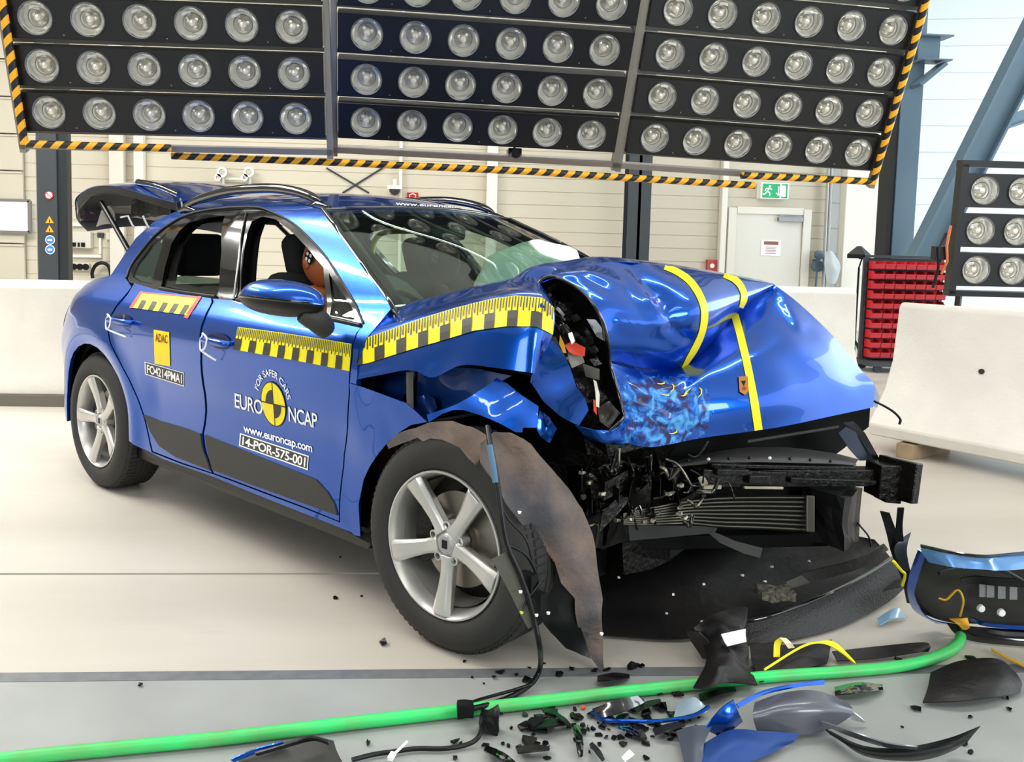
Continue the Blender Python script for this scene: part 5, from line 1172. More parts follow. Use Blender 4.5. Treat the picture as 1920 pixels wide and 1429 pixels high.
# ------------------------------------------------------------------ lettering on the doors
def decal(body, ox, oy, ux_, uy_, vx_, vy_, m, parent, size=1, name='lettering', off=.004, align='LEFT', bold=0, spacing=1, warp=None, surf=None):
    vs, fs = text_mesh(body, size, 0, align, bold, spacing); P = []
    for p in vs:
        x, y = (warp(p.x, p.y) if warp else (p.x, p.y)); P.append((surf or Ps)(ox+ux_*x+vx_*y, oy+uy_*x+vy_*y, off))
    o = MB().add(P, fs).build(name, m, parent); return o
# text unit 1 = cap height about .7
decal('EURO', 439, 763, 21.5, 6.0, -1.0, -38, m_white, fd_near, spacing=.93, bold=.012)
decal('NCAP', 540, 789, 21.5, 5.6, -1.0, -39, m_white, fd_near, spacing=.93, bold=.012)
decal('www.euroncap.com', 457, 810, 16.6, 4.9, -.5, -22, m_white, fd_near, bold=.02, spacing=.95)
def disc_decal(cx_, cy_, A, B, m_list, parent):
    # A, B: px vectors of the roundel's horizontal and vertical radii
    mb = MB(); n = 40
    def pt(r, a, off): return Ps(cx_+A[0]*r*math.cos(a)+B[0]*r*math.sin(a), cy_+A[1]*r*math.cos(a)+B[1]*r*math.sin(a), off)
    mb.add([pt(0, 0, .004)]+[pt(1.06, 2*PI*k/n, .004) for k in range(n)], [[0, 1+k, 1+(k+1) % n] for k in range(n)], 1)
    mb.add([pt(0, 0, .005)]+[pt(1, 2*PI*k/n, .005) for k in range(n)], [[0, 1+k, 1+(k+1) % n] for k in range(n)], 0)
    for a0 in (PI/2, -PI/2):
        mb.add([pt(0, 0, .006)]+[pt(.66, a0+PI/2*k/10, .006) for k in range(11)], [[0, 1+k, 2+k] for k in range(10)], 1)
    for d_ in ((1, 0), (0, 1)):
        w_ = .03; q = [(-1, -w_), (1, -w_), (1, w_), (-1, w_)]
        if d_[1]: q = [(b, a) for a, b in q]
        mb.add([Ps(cx_+A[0]*x+B[0]*y, cy_+A[1]*x+B[1]*y, .0065) for x, y in q], [[0, 1, 2, 3]], 1)
    return mb.build('crash_test_roundel', m_list, parent)
disc_decal(512.5, 758, (22, 5.5), (-3, -40), [mat('roundel_yellow', '#f6e40c', .45), mat('roundel_dark', '#2e2c2a', .5)], fd_near)
def arcw(x, y):
    # map text running along x (0 centred) onto an arc above the roundel
    a = PI/2 - x/ARC; return (y*.95+1.42)*math.cos(a), (y*.95+1.42)*math.sin(a)
ARC = 4.05
def arc_surf(u, v, o): return Ps(u, v, o)
vs, fs = text_mesh('FOR SAFER CARS', 1, 0, 'CENTER', .01, 1.0); P = []
W0 = max(p.x for p in vs)
for p in vs:
    a = PI/2-p.x/W0*1.25-.03; r = 1.30+.46*p.y
    P.append(Ps(512.5+22*r*math.cos(a)*1.0-3*r*math.sin(a), 758+5.5*r*math.cos(a)-40*r*math.sin(a), .004))
MB().add(P, fs).build('lettering', m_white, fd_near)
def plate(q, m1, m2, body, tx, parent, border=2.2, bold=.02):
    (a, b, c, d) = [V((x, y, 0)) for x, y in q]; mb = MB(); cc = (a+b+c+d)/4
    def P_(s, t, off): p = a*(1-s)*(1-t)+b*s*(1-t)+c*s*t+d*(1-s)*t; return Ps(p.x, p.y, off)
    def rect(s0, s1, t0, t1, mi, off):
        n = 6; mb.add([P_(s0+(s1-s0)*i/n, t, off) for t in (t0, t1) for i in range(n+1)], [[i, i+1, n+2+i, n+1+i] for i in range(n)], mi)
    rect(0, 1, 0, 1, 0, .003); bs = border/(b-a).length; bt_ = border/(d-a).length; rect(bs, 1-bs, bt_, 1-bt_, 1, .004)
    o = mb.build('number_label', [m1, m2], parent)
    vs, fs = text_mesh(body, 1, 0, 'LEFT', bold, .95); x0, x1 = min(p.x for p in vs), max(p.x for p in vs); y1 = max(p.y for p in vs)
    MB().add([P_(bs*2.6+(1-5.2*bs)*(p.x-x0)/(x1-x0), .82-.64*p.y/y1, .005) for p in vs], fs).build('lettering', m1, o)
    return o
plate([(450, 812), (579, 855), (577, 882), (448, 836)], m_white, mat('label_dark', '#3a3833', .5), '14-POR-575-001', None, fd_near)
plate([(271, 678), (345, 699), (345, 725), (272, 702)], m_white, mat('label_dark', '#3a3833', .5), 'FO4214PMA1', None, rd_near, 1.6)
mb_ = MB(); 
ya = [(288, 618), (317, 623), (319, 687), (290, 682)]
mb_.add([Ps(288+29*i/4+2*j/6, 618+5*i/4+64*j/6, .004) for j in range(7) for i in range(5)], [[j*5+i, j*5+i+1, j*5+i+6, j*5+i+5] for j in range(6) for i in range(4)]).build('yellow_label', mat('label_yellow', '#ffd400', .45), rd_near)
vs, fs = text_mesh('ADAC', 1, 0, 'LEFT', .02, .95); x1 = max(p.x for p in vs)
MB().add([Ps(291+23*p.x/x1+.3*(1-p.y), 640+4*p.x/x1-22*p.y, .0055) for p in vs], fs).build('lettering', mat('label_brown', '#7b3b13', .5), rd_near)
# roof lettering, front edge
vs, fs = text_mesh('www.euroncap.com', 1, 0, 'LEFT', .01, 1); x1 = max(p.x for p in vs); rfm = rf
P = []
for p in vs:
    s = p.x/x1; h = onto(rfm, 742+150*s, 386+7*s-(9*p.y)*(1-.3*s), .004); P.append(h or V((-1.3, 0, 1.6)))
MB().add(P, fs).build('roof_lettering', m_white, rf)
# ------------------------------------------------------------------ open tailgate
tg = bpy.data.objects.new('tailgate', None); C.objects.link(tg); tg.parent = car
TX = [(-2.62, 1.56, .52), (-2.85, 1.60, .56), (-3.15, 1.655, .60), (-3.45, 1.66, .62), (-3.70, 1.60, .62), (-3.82, 1.53, .58)]
tgo = [[V((x-(.06*(1-s*s) if i > 2 else 0), s*w_, z+.06*(1-s*s))) for s in (-1, -.75, -.4, 0, .4, .75, 1)] for i, (x, z, w_) in enumerate(TX)]
sheet('tailgate_skin', tgo, paint, tg, 4, 4, 0, th=.004)
tgi = [[V((x+.03, s*w_*.97, z-.05+.03*(1-s*s))) for s in (-1, -.75, -.4, 0, .4, .75, 1)] for i, (x, z, w_) in enumerate(TX)]
sheet('tailgate_lining', tgi, mat('tailgate_dark', '#2a2924', .3, coat=.6), tg, 4, 4, .004)
# side walls of gate, rear lamps and lower lip hanging down
for s in (-1, 1):
    g_ = [[V((x+.01, s*w_*.99, z-.0)) for x, z, w_ in TX], [V((x+.02, s*w_*.985, z-.045-.03*(i > 3))) for i, (x, z, w_) in enumerate(TX)]]
    sheet('tailgate_side', g_, m_gloss if s < 0 else paint, tg, 4, 3)
lip = [[V((-3.82-.03*(1-s*s), s*.58, 1.53+.05*(1-s*s))) for s in (-1, -.5, 0, .5, 1)], [V((-3.84-.04*(1-s*s), s*.56, 1.46+.05*(1-s*s))) for s in (-1, -.5, 0, .5, 1)], [V((-3.78-.03*(1-s*s), s*.52, 1.39+.05*(1-s*s))) for s in (-1, -.5, 0, .5, 1)]]
sheet('tailgate_lip', lip, mat('gate_grey', '#7c7a78', .3, .2, coat=.5), tg, 4, 4, .006)
lumpt = lump('gate_lamp', (-3.78, -.5, 1.5), (.1, .12, .09), mat('smoked_lamp', '#4a4247', .08, coat=1), tg, .015, 12, 4)
pxpanel('gate_trim_flap', [(180, 425), (190, 395), (205, 385), (215, 400), (217, 417), (205, 420), (195, 420)], DF(5.45), mat('flap_grey', '#8a857b', .6), tg, 5, .01)
for s in (-1, 1):
    MB().tube([(-2.93, s*.62, 1.25), (-3.45, s*.57, 1.57)], .016, 8).tube([(-3.1, s*.605, 1.35), (-3.45, s*.57, 1.57)], .010, 8).build('gas_strut', m_black, tg, 60)
lump('gate_inner_panel', (-3.1, -.30, 1.53), (.35, .34, .10), m_black, tg, .02, 8, 5)
lump('gate_inner_panel', (-2.8, -.30, 1.52), (.2, .4, .07), m_black, tg, .015, 8, 6)
for k, pts in enumerate((((268, 405), (275, 420), (282, 432), (290, 440)), ((335, 365), (340, 380), (342, 392)), ((226, 408), (240, 405), (248, 422), (252, 426)))):
    MB().tube([L(u, v, d=5.0) for u, v in pts], .006, 6).build('gate_seal', mat('seal_shine', '#b8b8b4', .3), tg, 60)
MB().tube(smoothpts([V((-2.6, -.5, 1.60)), V((-2.85, -.5, 1.655)), V((-3.1, -.5, 1.685))], 12), .02, 8).build('gate_spoiler_edge', m_gloss, tg, 60)
# ------------------------------------------------------------------ interior
def rbox(name, c, sz, m, parent, rot=None, bv=.03, seg_=3):
    o = MB().box(c, sz, rot).build(name, m, parent, 60); bevel(o, bv, seg_); return o
cab = bpy.data.objects.new('cabin', None); C.objects.link(cab); cab.parent = car
g_ = [[V((-.40, s*.78, .98)) for s in (-1, -.5, 0, .5, 1)], [V((-.62, s*.78, 1.02+.02*(abs(s) < .6))) for s in (-1, -.5, 0, .5, 1)], [V((-.82, s*.78, .96)) for s in (-1, -.5, 0, .5, 1)], [V((-.86, s*.78, .72)) for s in (-1, -.5, 0, .5, 1)]]
sheet('dashboard', g_, m_seat, cab, 5, 5, th=.01)
rbox('centre_console', (-1.3, 0, .5), (1.0, .22, .3), m_black, cab)
def seat(x, y, name, w_=.5):
    st = bpy.data.objects.new(name, None); C.objects.link(st); st.parent = car; st.location = (x, y, 0)
    rbox('seat_cushion', (.0, 0, .55), (.52, w_, .16), m_seat, st, bv=.05)
    rt = Matrix.Rotation(math.radians(-20), 3, 'Y')
    rbox('backrest', (-.34, 0, .90), (.14, w_, .66), m_seat, st, rt, .06)
    rbox('headrest', (-.46, 0, 1.29), (.11, .27, .22), m_seat, st, rt, .05)
    MB().tube([(-.42, -.06, 1.15), (-.45, -.06, 1.25)], .007, 6).tube([(-.42, .06, 1.15), (-.45, .06, 1.25)], .007, 6).build('headrest_post', m_steel, st)
    return st
seat(-1.08, -.38, 'front_seat'); seat(-1.08, .38, 'front_seat')
rbs = bpy.data.objects.new('rear_bench', None); C.objects.link(rbs); rbs.parent = car
rbox('seat_cushion', (-2.15, 0, .55), (.5, 1.3, .16), m_seat, rbs, bv=.05)
rbox('backrest', (-2.52, 0, .84), (.14, 1.3, .55), m_seat, rbs, Matrix.Rotation(math.radians(-18), 3, 'Y'), .05)
for y in (-.38, .38): rbox('headrest', (-2.60, y, 1.27), (.1, .30, .24), m_seat, rbs, bv=.045)
for s in (1,):
    MB().tube(smoothpts([V((-2.28, .69, 1.1)), V((-2.34, .66, 1.3)), V((-2.2, .62, 1.42)), V((-1.85, .61, 1.44))], 20), .018, 8).build('curtain_airbag_edge', m_yel, cab, 60)
# steering wheel and airbags
swc = V((-.83, -.38, .98)); Rsw = Matrix.Rotation(math.radians(65), 3, 'Y')
mb = MB(); mb.lathe([(.185+.014*math.cos(t*PI/4), .014*math.sin(t*PI/4)) for t in range(8)], 36, 'Z', c=swc, close=True, R=Rsw)
sw_o = mb.build('steering_wheel', m_seat, cab, 60)
MB().lathe([(0, .03), (.07, .028), (.09, .0), (.07, -.03), (0, -.04)], 20, 'Z', c=swc, R=Rsw).box(swc, (.03, .34, .03), Rsw).box(swc+Rsw@V((.09, 0, 0)), (.17, .03, .02), Rsw).build('wheel_hub', m_seat, sw_o, 60)
def cushion(name, c, r, m, parent, R=None, seed=0, amp=.03):
    mb = MB(); n = 20; vs = []; fs = []
    for i in range(n+1):
        th_ = PI*i/n
        for j in range(n*2):
            a = 2*PI*j/(n*2); p = V((r[0]*math.cos(th_), r[1]*math.sin(th_)*math.cos(a), r[2]*math.sin(th_)*math.sin(a)))
            if R: p = R @ p
            p += V(c); p += noise.noise_vector(p*7+V((seed, 0, 0)))*amp; vs.append(p)
    for i in range(n):
        for j in range(n*2): fs.append([i*n*2+j, i*n*2+(j+1) % (n*2), (i+1)*n*2+(j+1) % (n*2), (i+1)*n*2+j])
    return mb.add(vs, fs).build(name, m, parent, 70)
cushion('driver_airbag', (-.92, -.38, 1.02), (.07, .24, .2), mat('driver_airbag_cloth', '#5c5e54', .9, bump=.2), cab, Matrix.Rotation(math.radians(-20), 3, 'Y'), 1)
cushion('passenger_airbag', (-.72, .36, 1.18), (.2, .36, .21), m_fabric, cab, None, 4, .04)
rbox('interior_mirror', (-.98, 0, 1.42), (.04, .24, .07), m_black, cab, bv=.02)
# ================================================================== DUMMIES
def skin_body(name, joints, edges, root_i, m, parent, sub=2):
    me = bpy.data.meshes.new(name); me.from_pydata([j[0] for j in joints], edges, []); me.materials.append(m)
    o = bpy.data.objects.new(name, me); C.objects.link(o); o.parent = parent
    md = o.modifiers.new('skin', 'SKIN'); md.use_smooth_shade = True
    for i, j in enumerate(joints):
        sv = me.skin_vertices[0].data[i]; sv.radius = (j[1], j[1] if len(j) < 3 else j[2]); sv.use_root = (i == root_i)
    o.modifiers.new('sub', 'SUBSURF').levels = sub; o.modifiers['sub'].render_levels = sub
    return o
def dummy(x, y, label, skin, shirt):
    q = RZ @ V((x, y, .53)); root = thing('crash_test_dummy', label, 'crash test dummy', (q.x, q.y, q.z), TH)
    J = [((0, 0, .02), .13, .15), ((-.06, 0, .2), .11, .14), ((-.12, 0, .40), .12, .16), ((-.14, 0, .50), .07, .09), ((-.13, 0, .57), .055), ((-.11, 0, .63), .055),
         ((-.14, -.18, .47), .065), ((-.0, -.24, .26), .05), ((.26, -.16, .32), .038), ((.33, -.13, .34), .03),
         ((-.14, .18, .47), .065), ((-.0, .24, .26), .05), ((.26, .16, .32), .038), ((.33, .13, .34), .03),
         ((.2, -.11, .05), .085), ((.5, -.12, .06), .065), ((.62, -.12, -.2), .05), ((.2, .11, .05), .085), ((.5, .12, .06), .065), ((.62, .12, -.2), .05)]
    E_ = [(0, 1), (1, 2), (2, 3), (3, 4), (4, 5), (2, 6), (6, 7), (7, 8), (8, 9), (2, 10), (10, 11), (11, 12), (12, 13), (0, 14), (14, 15), (15, 16), (0, 17), (17, 18), (18, 19)]
    b = skin_body('body', J, E_, 0, skin, root)
    # head with brow, nose, chin
    mb = MB(); n = 22; vs = []; fs = []; hc = V((-.09, 0, .74))
    for i in range(n+1):
        t = PI*i/n
        for j in range(2*n):
            a = PI*j/n; dx, dy, dz = math.sin(t)*math.cos(a), math.sin(t)*math.sin(a), math.cos(t)
            r = V((.098 if dx > 0 else .105, .076, .118)); p = V((dx*r.x, dy*r.y, dz*r.z))
            if dx > .3: 
                p.x += .022*math.exp(-((dy/.16)**2+((dz+.08)/.22)**2)) ; p.x -= .012*math.exp(-(((abs(dy)-.38)/.14)**2+((dz-.12)/.12)**2)); p.x += .008*math.exp(-(dy/.3)**2-((dz+.5)/.08)**2); p.x -= .006*math.exp(-(dy/.3)**2-((dz+.4)/.04)**2)
            if dz < -.4: p.y *= 1-.25*(-dz-.4)
            vs.append(hc+p)
    for i in range(n):
        for j in range(2*n): fs.append([i*2*n+j, i*2*n+(j+1) % (2*n), (i+1)*2*n+(j+1) % (2*n), (i+1)*2*n+j])
    mb.add(vs, fs); hd = mb.build('head', skin, root, 70)
    for s in (-1, 1):
        MB().lathe([(0, -.008), (.02, -.006), (.026, .0), (.02, .006), (0, .008)], 14, c=hc+V((-.01, s*.078, -.01))).build('ear', skin, hd, 60)
        tb = MB(); c0 = hc+V((.02, s*.079, .02))
        def dsc(rr, off, mi): tb.add([c0+V((rr*math.cos(2*PI*k/20), s*off, rr*math.sin(2*PI*k/20))) for k in range(20)], [list(range(20))], mi)
        dsc(.034, .004, 0)
        for a0 in (.4, .4+PI/2, .4+PI, .4+PI*1.5): 
            c1 = c0+V((.018*math.cos(a0), s*.007, .018*math.sin(a0))); tb.add([c1+V((.009*math.cos(2*PI*k/12), 0, .009*math.sin(2*PI*k/12))) for k in range(12)], [list(range(12))], 1)
        tb.build('target_marker', [m_black, m_white], hd)
    # hands: palm + five fingers
    for s in (-1, 1):
        w_ = V((.33, s*.13, .34)); Jh = [(tuple(w_-V((.03, 0, 0))), .022), (tuple(w_+V((.04, 0, .0))), .026), (tuple(w_+V((.075, 0, .0))), .024)]; Eh = [(0, 1), (1, 2)]
        for f_, (dy, ln) in enumerate(((-.024, .06), (-.008, .07), (.008, .066), (.024, .052))):
            k = len(Jh); Jh += [(tuple(w_+V((.09, dy, .0))), .009), (tuple(w_+V((.09+ln*.5, dy, -.012))), .009), (tuple(w_+V((.09+ln*.55, dy, -.045))), .008)]; Eh += [(2, k), (k, k+1), (k+1, k+2)]
        k = len(Jh); Jh += [(tuple(w_+V((.03, -s*.03, -.005))), .011), (tuple(w_+V((.06, -s*.045, -.02))), .009)]; Eh += [(1, k), (k, k+1)]
        skin_body('hand', Jh, Eh, 0, skin, root, 1)
    return root
dummy(-1.30, -.42, 'orange-brown crash test dummy with round target on its temple, behind the steering wheel', m_skin, m_seat)
dummy(-1.30, .38, 'reddish brown crash test dummy seated behind the white passenger airbag', mat('dummy_brown', '#5a3428', .6), m_seat)
# ================================================================== FLOOR DEBRIS
def WG(rows): return [[(W(p[0], p[1], Z=p[2]) if p[2] < 1.5 else W(p[0], p[1], d=p[2])) for p in r] for r in rows]
def top_sheet(name, rows, m, label, cat, group=None, nu=5, nv=5, crump=.006, cs=8, seed=0, th=.004, parent=None):
    o = sheet(name, rows, m, parent, nu, nv, crump, cs, seed, th)
    if not parent: tag(o, label, cat, group)
    return o
# green hose
hp = [W(u, v, Z=.02) for u, v in ((-900, 1530), (-400, 1475), (0, 1425), (230, 1402), (420, 1384), (640, 1358), (860, 1333), (1000, 1317), (1160, 1298), (1300, 1283), (1450, 1268), (1600, 1258), (1700, 1247), (1765, 1228), (1798, 1203), (1800, 1170), (1790, 1140))]
tag(MB().tube(smoothpts(hp, 120), .0185, 14).build('hose', m_hose, None, 60), 'bright green hose running across the floor in front of the car', 'hose')
# black undertray, its near left drawn out as the black floor shadow
tr = thing('undertray', 'large black plastic undertray torn off and lying under the smashed nose', 'undertray', W(1450, 1150, Z=0))
IT = Matrix.Translation(-tr.location)
def loc_rows(rows, T): return [[T @ p for p in r] for r in rows]
r_ = WG([[(1090, 1010, .16), (1300, 990, .15), (1500, 988, .17), (1640, 1012, .2)], [(1112, 1085, .10), (1300, 1078, .10), (1480, 1060, .10), (1668, 1044, .15)], [(1118, 1140, .05), (1300, 1142, .05), (1500, 1105, .06), (1685, 1072, .10)], [(1128, 1192, .015), (1300, 1196, .02), (1510, 1145, .05), (1690, 1100, .08)]])
sheet('tray_floor_shadow', loc_rows(r_, IT), m_tray, tr, 8, 6, .008, 7, 4, .004)
r_ = WG([[(1345, 1168, .05), (1420, 1160, .07), (1520, 1125, .09), (1620, 1082, .13), (1680, 1045, .17)], [(1352, 1182, .03), (1430, 1178, .045), (1540, 1148, .06), (1640, 1105, .09), (1692, 1068, .12)], [(1360, 1206, .012), (1450, 1205, .012), (1570, 1178, .012), (1660, 1132, .02), (1698, 1100, .04)]])
sheet('spoiler_lip', loc_rows(r_, IT), mat('lip_black', '#252424', .5, bump=.6, bscale=120), tr, 8, 6, .003, 9, 2, .005)
r_ = WG([[(1500, 1075, .19), (1600, 1050, .21), (1658, 1020, .25)], [(1520, 1092, .15), (1610, 1066, .17), (1665, 1030, .2)]])
sheet('lip_ridge', loc_rows(r_, IT), m_tray, tr, 5, 3, .002, 9, 2, .006)
MB().tube([IT @ p for p in smoothpts([W(u, v, Z=z) for u, v, z in ((1350, 1170, .06), (1430, 1160, .085), (1530, 1124, .11), (1620, 1080, .15), (1680, 1042, .19))], 24)], .007, 6).build('wire', m_gloss, tr, 60)
# crumpled end of the tray, reaching over the hose
def rand_sheet(px, d0, m, name, parent, T, seed, size=14, crump=.02):
    pass
r_ = WG([[(1300, 1178, .1), (1345, 1150, .13), (1400, 1140, .12), (1385, 1175, .1)], [(1315, 1200, .07), (1350, 1195, .1), (1385, 1195, .1), (1400, 1205, .07)], [(1325, 1240, .05), (1355, 1235, .08), (1385, 1235, .07), (1402, 1240, .04)], [(1300, 1290, .05), (1325, 1290, .07), (1365, 1280, .05), (1420, 1285, .03)]])
sheet('crushed_end', loc_rows(r_, IT), m_tray, tr, 6, 6, .03, 14, 7, .004)
r_ = WG([[(1285, 1180, .08), (1310, 1185, .11)], [(1295, 1200, .05), (1330, 1205, .08)], [(1318, 1235, .02), (1338, 1238, .04)]])
sheet('crushed_strut', loc_rows(r_, IT), m_tray, tr, 5, 5, .02, 16, 3, .004)
r_ = WG([[(1405, 1205, .05), (1480, 1210, .05), (1560, 1200, .04)], [(1410, 1240, .03), (1485, 1245, .03), (1555, 1225, .03)], [(1425, 1280, .015), (1490, 1258, .02), (1550, 1245, .012)]])
sheet('lip_end', loc_rows(r_, IT), m_tray, tr, 6, 5, .014, 12, 3, .004)
# foam chunk, pale plate, yellow tapes, white label
def blob(name, u, v, z, s, m, label, cat, amp=.02, sc=20, seed=0, group=None):
    p = W(u, v, Z=z); o = lump(name, (0, 0, 0), s, m, None, amp, sc, seed, 6); o.location = p; tag(o, label, cat, group); return o
blob('foam_chunk', 1452, 1112, .115, (.13, .09, .03), mat('grey_foam', '#6b665a', .95, ccol='#35332e', nscale=60, bump=1, bscale=120), 'rough grey foam chunk lying on the black undertray', 'foam', .012, 30)
o = top_sheet('paint_plate', WG([[(1473, 1092, .125), (1530, 1068, .14), (1538, 1074, .14)], [(1482, 1104, .11), (1520, 1092, .12), (1537, 1082, .13)]]), mat('plate_grey', '#55544f', .6), 'flat grey plastic plate on the undertray beside the foam chunk', 'plate', crump=.002)
o = top_sheet('paper_label', WG([[(1352, 1190, .13), (1378, 1184, .135), (1398, 1180, .135)], [(1358, 1203, .12), (1380, 1197, .125), (1398, 1194, .125)], [(1364, 1212, .11), (1385, 1207, .11), (1399, 1203, .11)]]), m_white, 'crumpled white paper label stuck to the crushed undertray end', 'label', crump=.006, cs=30)
ytw = mat('tape_reverse', '#f0e4c0', .6)
o = top_sheet('tape_strip', WG([[(1450, 1232, .05), (1452, 1205, .09), (1462, 1196, .11)], [(1462, 1232, .05), (1464, 1208, .09), (1474, 1198, .11)]]), m_yel, 'curled yellow tape end standing up on the black lip', 'tape', crump=.002)
sheet('tape_back', [[p-o.location*0 for p in r] for r in WG([[(1462, 1196, .11), (1470, 1205, .10), (1478, 1216, .08)], [(1474, 1197, .11), (1484, 1206, .10), (1490, 1214, .08)]])], ytw, o, 3, 3, .001)
o = top_sheet('tape_strip', WG([[(1432, 1254, .045), (1500, 1212, .075), (1535, 1203, .085), (1565, 1205, .085), (1602, 1240, .03)], [(1434, 1258, .04), (1502, 1216, .07), (1540, 1207, .08), (1575, 1222, .07), (1604, 1246, .02)]]), m_yel, 'long thin yellow tape strip stretched between black scraps', 'tape', crump=.001)
top_sheet('tape_strip', WG([[(1858, 1215, .012), (1890, 1232, .012), (1925, 1248, .012)], [(1859, 1219, .012), (1889, 1236, .012), (1924, 1253, .012)]]), mat('tape_amber', '#d9a82c', .5), 'short amber tape strip on the floor at the right edge', 'tape', crump=.001)
# front bumper skin on the right
bp_ = thing('front_bumper', 'torn-off blue and black front bumper skin lying at the right edge', 'bumper', W(1810, 1130, Z=0)); IB = Matrix.Translation(-bp_.location)
def bs(name, rows, m, nu=6, nv=4, cr_=.003, seed=0, cs=9): return sheet(name, loc_rows(WG(rows), IB), m, bp_, nu, nv, cr_, cs, seed, .004)
bs('bumper_top_edge', [[(1728, 1024, .42), (1780, 1036, .42), (1840, 1044, .42), (1890, 1040, .42), (2080, 1022, .42)], [(1728, 1034, .40), (1780, 1046, .405), (1840, 1052, .405), (1890, 1052, .405), (2080, 1036, .405)], [(1742, 1054, .37), (1790, 1064, .38), (1840, 1068, .38), (1885, 1070, .38), (1950, 1064, .38)]], mat('pale_blue_paint', '#5e8fc4', .25, .3, coat=1))
bs('bumper_rim', [[(1726, 1021, .43), (1780, 1033, .43), (1840, 1041, .43), (1890, 1038, .43), (2080, 1019, .43)], [(1726, 1026, .42), (1780, 1038, .42), (1840, 1046, .42), (1890, 1042, .42), (2080, 1024, .42)]], m_gloss)
bs('bumper_inner', [[(1720, 1035, .38), (1780, 1060, .36), (1840, 1063, .36), (2080, 1060, .36)], [(1712, 1080, .28), (1765, 1095, .24), (1840, 1095, .24), (2080, 1090, .24)], [(1712, 1125, .16), (1765, 1145, .12), (1840, 1140, .12), (2080, 1150, .12)], [(1730, 1150, .07), (1775, 1165, .06), (1840, 1170, .05), (2080, 1182, .05)]], m_dgrey, cr_=.012, seed=3)
bs('bumper_blue_corner', [[(1722, 1030, .40), (1736, 1040, .39)], [(1706, 1075, .29), (1722, 1085, .28)], [(1702, 1110, .2), (1716, 1118, .19)], [(1715, 1145, .09), (1740, 1158, .08)], [(1755, 1168, .03), (1790, 1172, .04)]], paint, 4, 6, .006, 5, 14)
bs('bumper_blue_lip', [[(1820, 1158, .09), (1870, 1170, .085), (2080, 1182, .085)], [(1820, 1164, .07), (1870, 1177, .07), (2080, 1190, .07)]], paint, 5, 4)
bs('bumper_black_lip', [[(1775, 1168, .06), (1840, 1176, .06), (2080, 1192, .06)], [(1785, 1182, .03), (1850, 1196, .03), (2080, 1210, .03)], [(1800, 1195, .01), (1860, 1207, .01), (2080, 1222, .01)]], m_gloss, 5, 4)
bs('bumper_arm', [[(1650, 958, .50), (1668, 962, .50)], [(1662, 1000, .42), (1682, 1000, .42)], [(1672, 1040, .33), (1696, 1042, .33)], [(1690, 1085, .22), (1712, 1085, .22)], [(1700, 1130, .1), (1716, 1132, .1)]], m_black, 4, 5, .01, 4, 14)
bs('bumper_arm', [[(1683, 952, .52), (1695, 952, .52)], [(1680, 985, .45), (1692, 985, .45)], [(1678, 1015, .39), (1694, 1015, .39)]], m_black, 3, 4, .003, 2)
bs('bumper_arm', [[(1692, 1008, .40), (1708, 998, .42)], [(1676, 1030, .36), (1700, 1030, .36)], [(1690, 1070, .26), (1706, 1070, .26)]], mat('arm_grey', '#343a44', .4), 3, 5, .012, 5, 14)
lt = MB()
for u, v in ((1843, 1107), (1857, 1108), (1878, 1110), (1900, 1112)):
    g_ = loc_rows(WG([[(u-7, v-12, .245), (u+7, v-12, .245)], [(u-7, v+12, .19), (u+7, v+12, .19)]]), IB); g_ = [[p-wray(u, v)*.012 for p in r] for r in g_]
    sheet('grille_tab', g_, mat('tab_grey', '#8b8c8e', .4), bp_, 2, 2)
for u, v in ((1838, 1140), (1876, 1148)): MB().lathe([(0, -.012), (.012, -.01), (.014, .0)], 12, c=IB @ (W(u, v, Z=.13)-wray(u, v)*.03)).build('clip', m_white, bp_, 60)
bs('grille_bar', [[(1800, 1085, .30), (1830, 1080, .31), (1880, 1084, .31), (2040, 1092, .31)], [(1805, 1096, .28), (1830, 1094, .28), (1880, 1099, .28), (2040, 1106, .28)]], m_black, 5, 3, .004)
for pts, mm, rr in (((((1675, 1052, .33), (1690, 1070, .29), (1697, 1078, .27), (1692, 1098, .22))), m_yel, .005), ((((1760, 1122, .2), (1775, 1124, .2), (1795, 1106, .24), (1806, 1125, .2), (1800, 1155, .12))), mat('tape_amber', '#d9a82c', .5), .004), (((1760, 1075, .34), (1790, 1068, .35), (1830, 1066, .35), (1880, 1070, .35), (1930, 1095, .3)), m_black, .006)):
    MB().tube([IB @ (p-(p-CAMC).normalized()*.03) for p in smoothpts([W(u, v, Z=z) for u, v, z in pts], 18)], rr, 6).build('loose_wire', mm, bp_, 60)
top_sheet('tape_strip', WG([[(1780, 1160, .09), (1800, 1160, .10), (1813, 1158, .10)], [(1795, 1170, .075), (1808, 1172, .075), (1818, 1175, .07)], [(1805, 1180, .05), (1812, 1180, .05), (1818, 1177, .05)]]), mat('tape_orange', '#e6a532', .5), 'folded orange-yellow tape scrap hanging on the bumper skin', 'tape', crump=.004, cs=20)
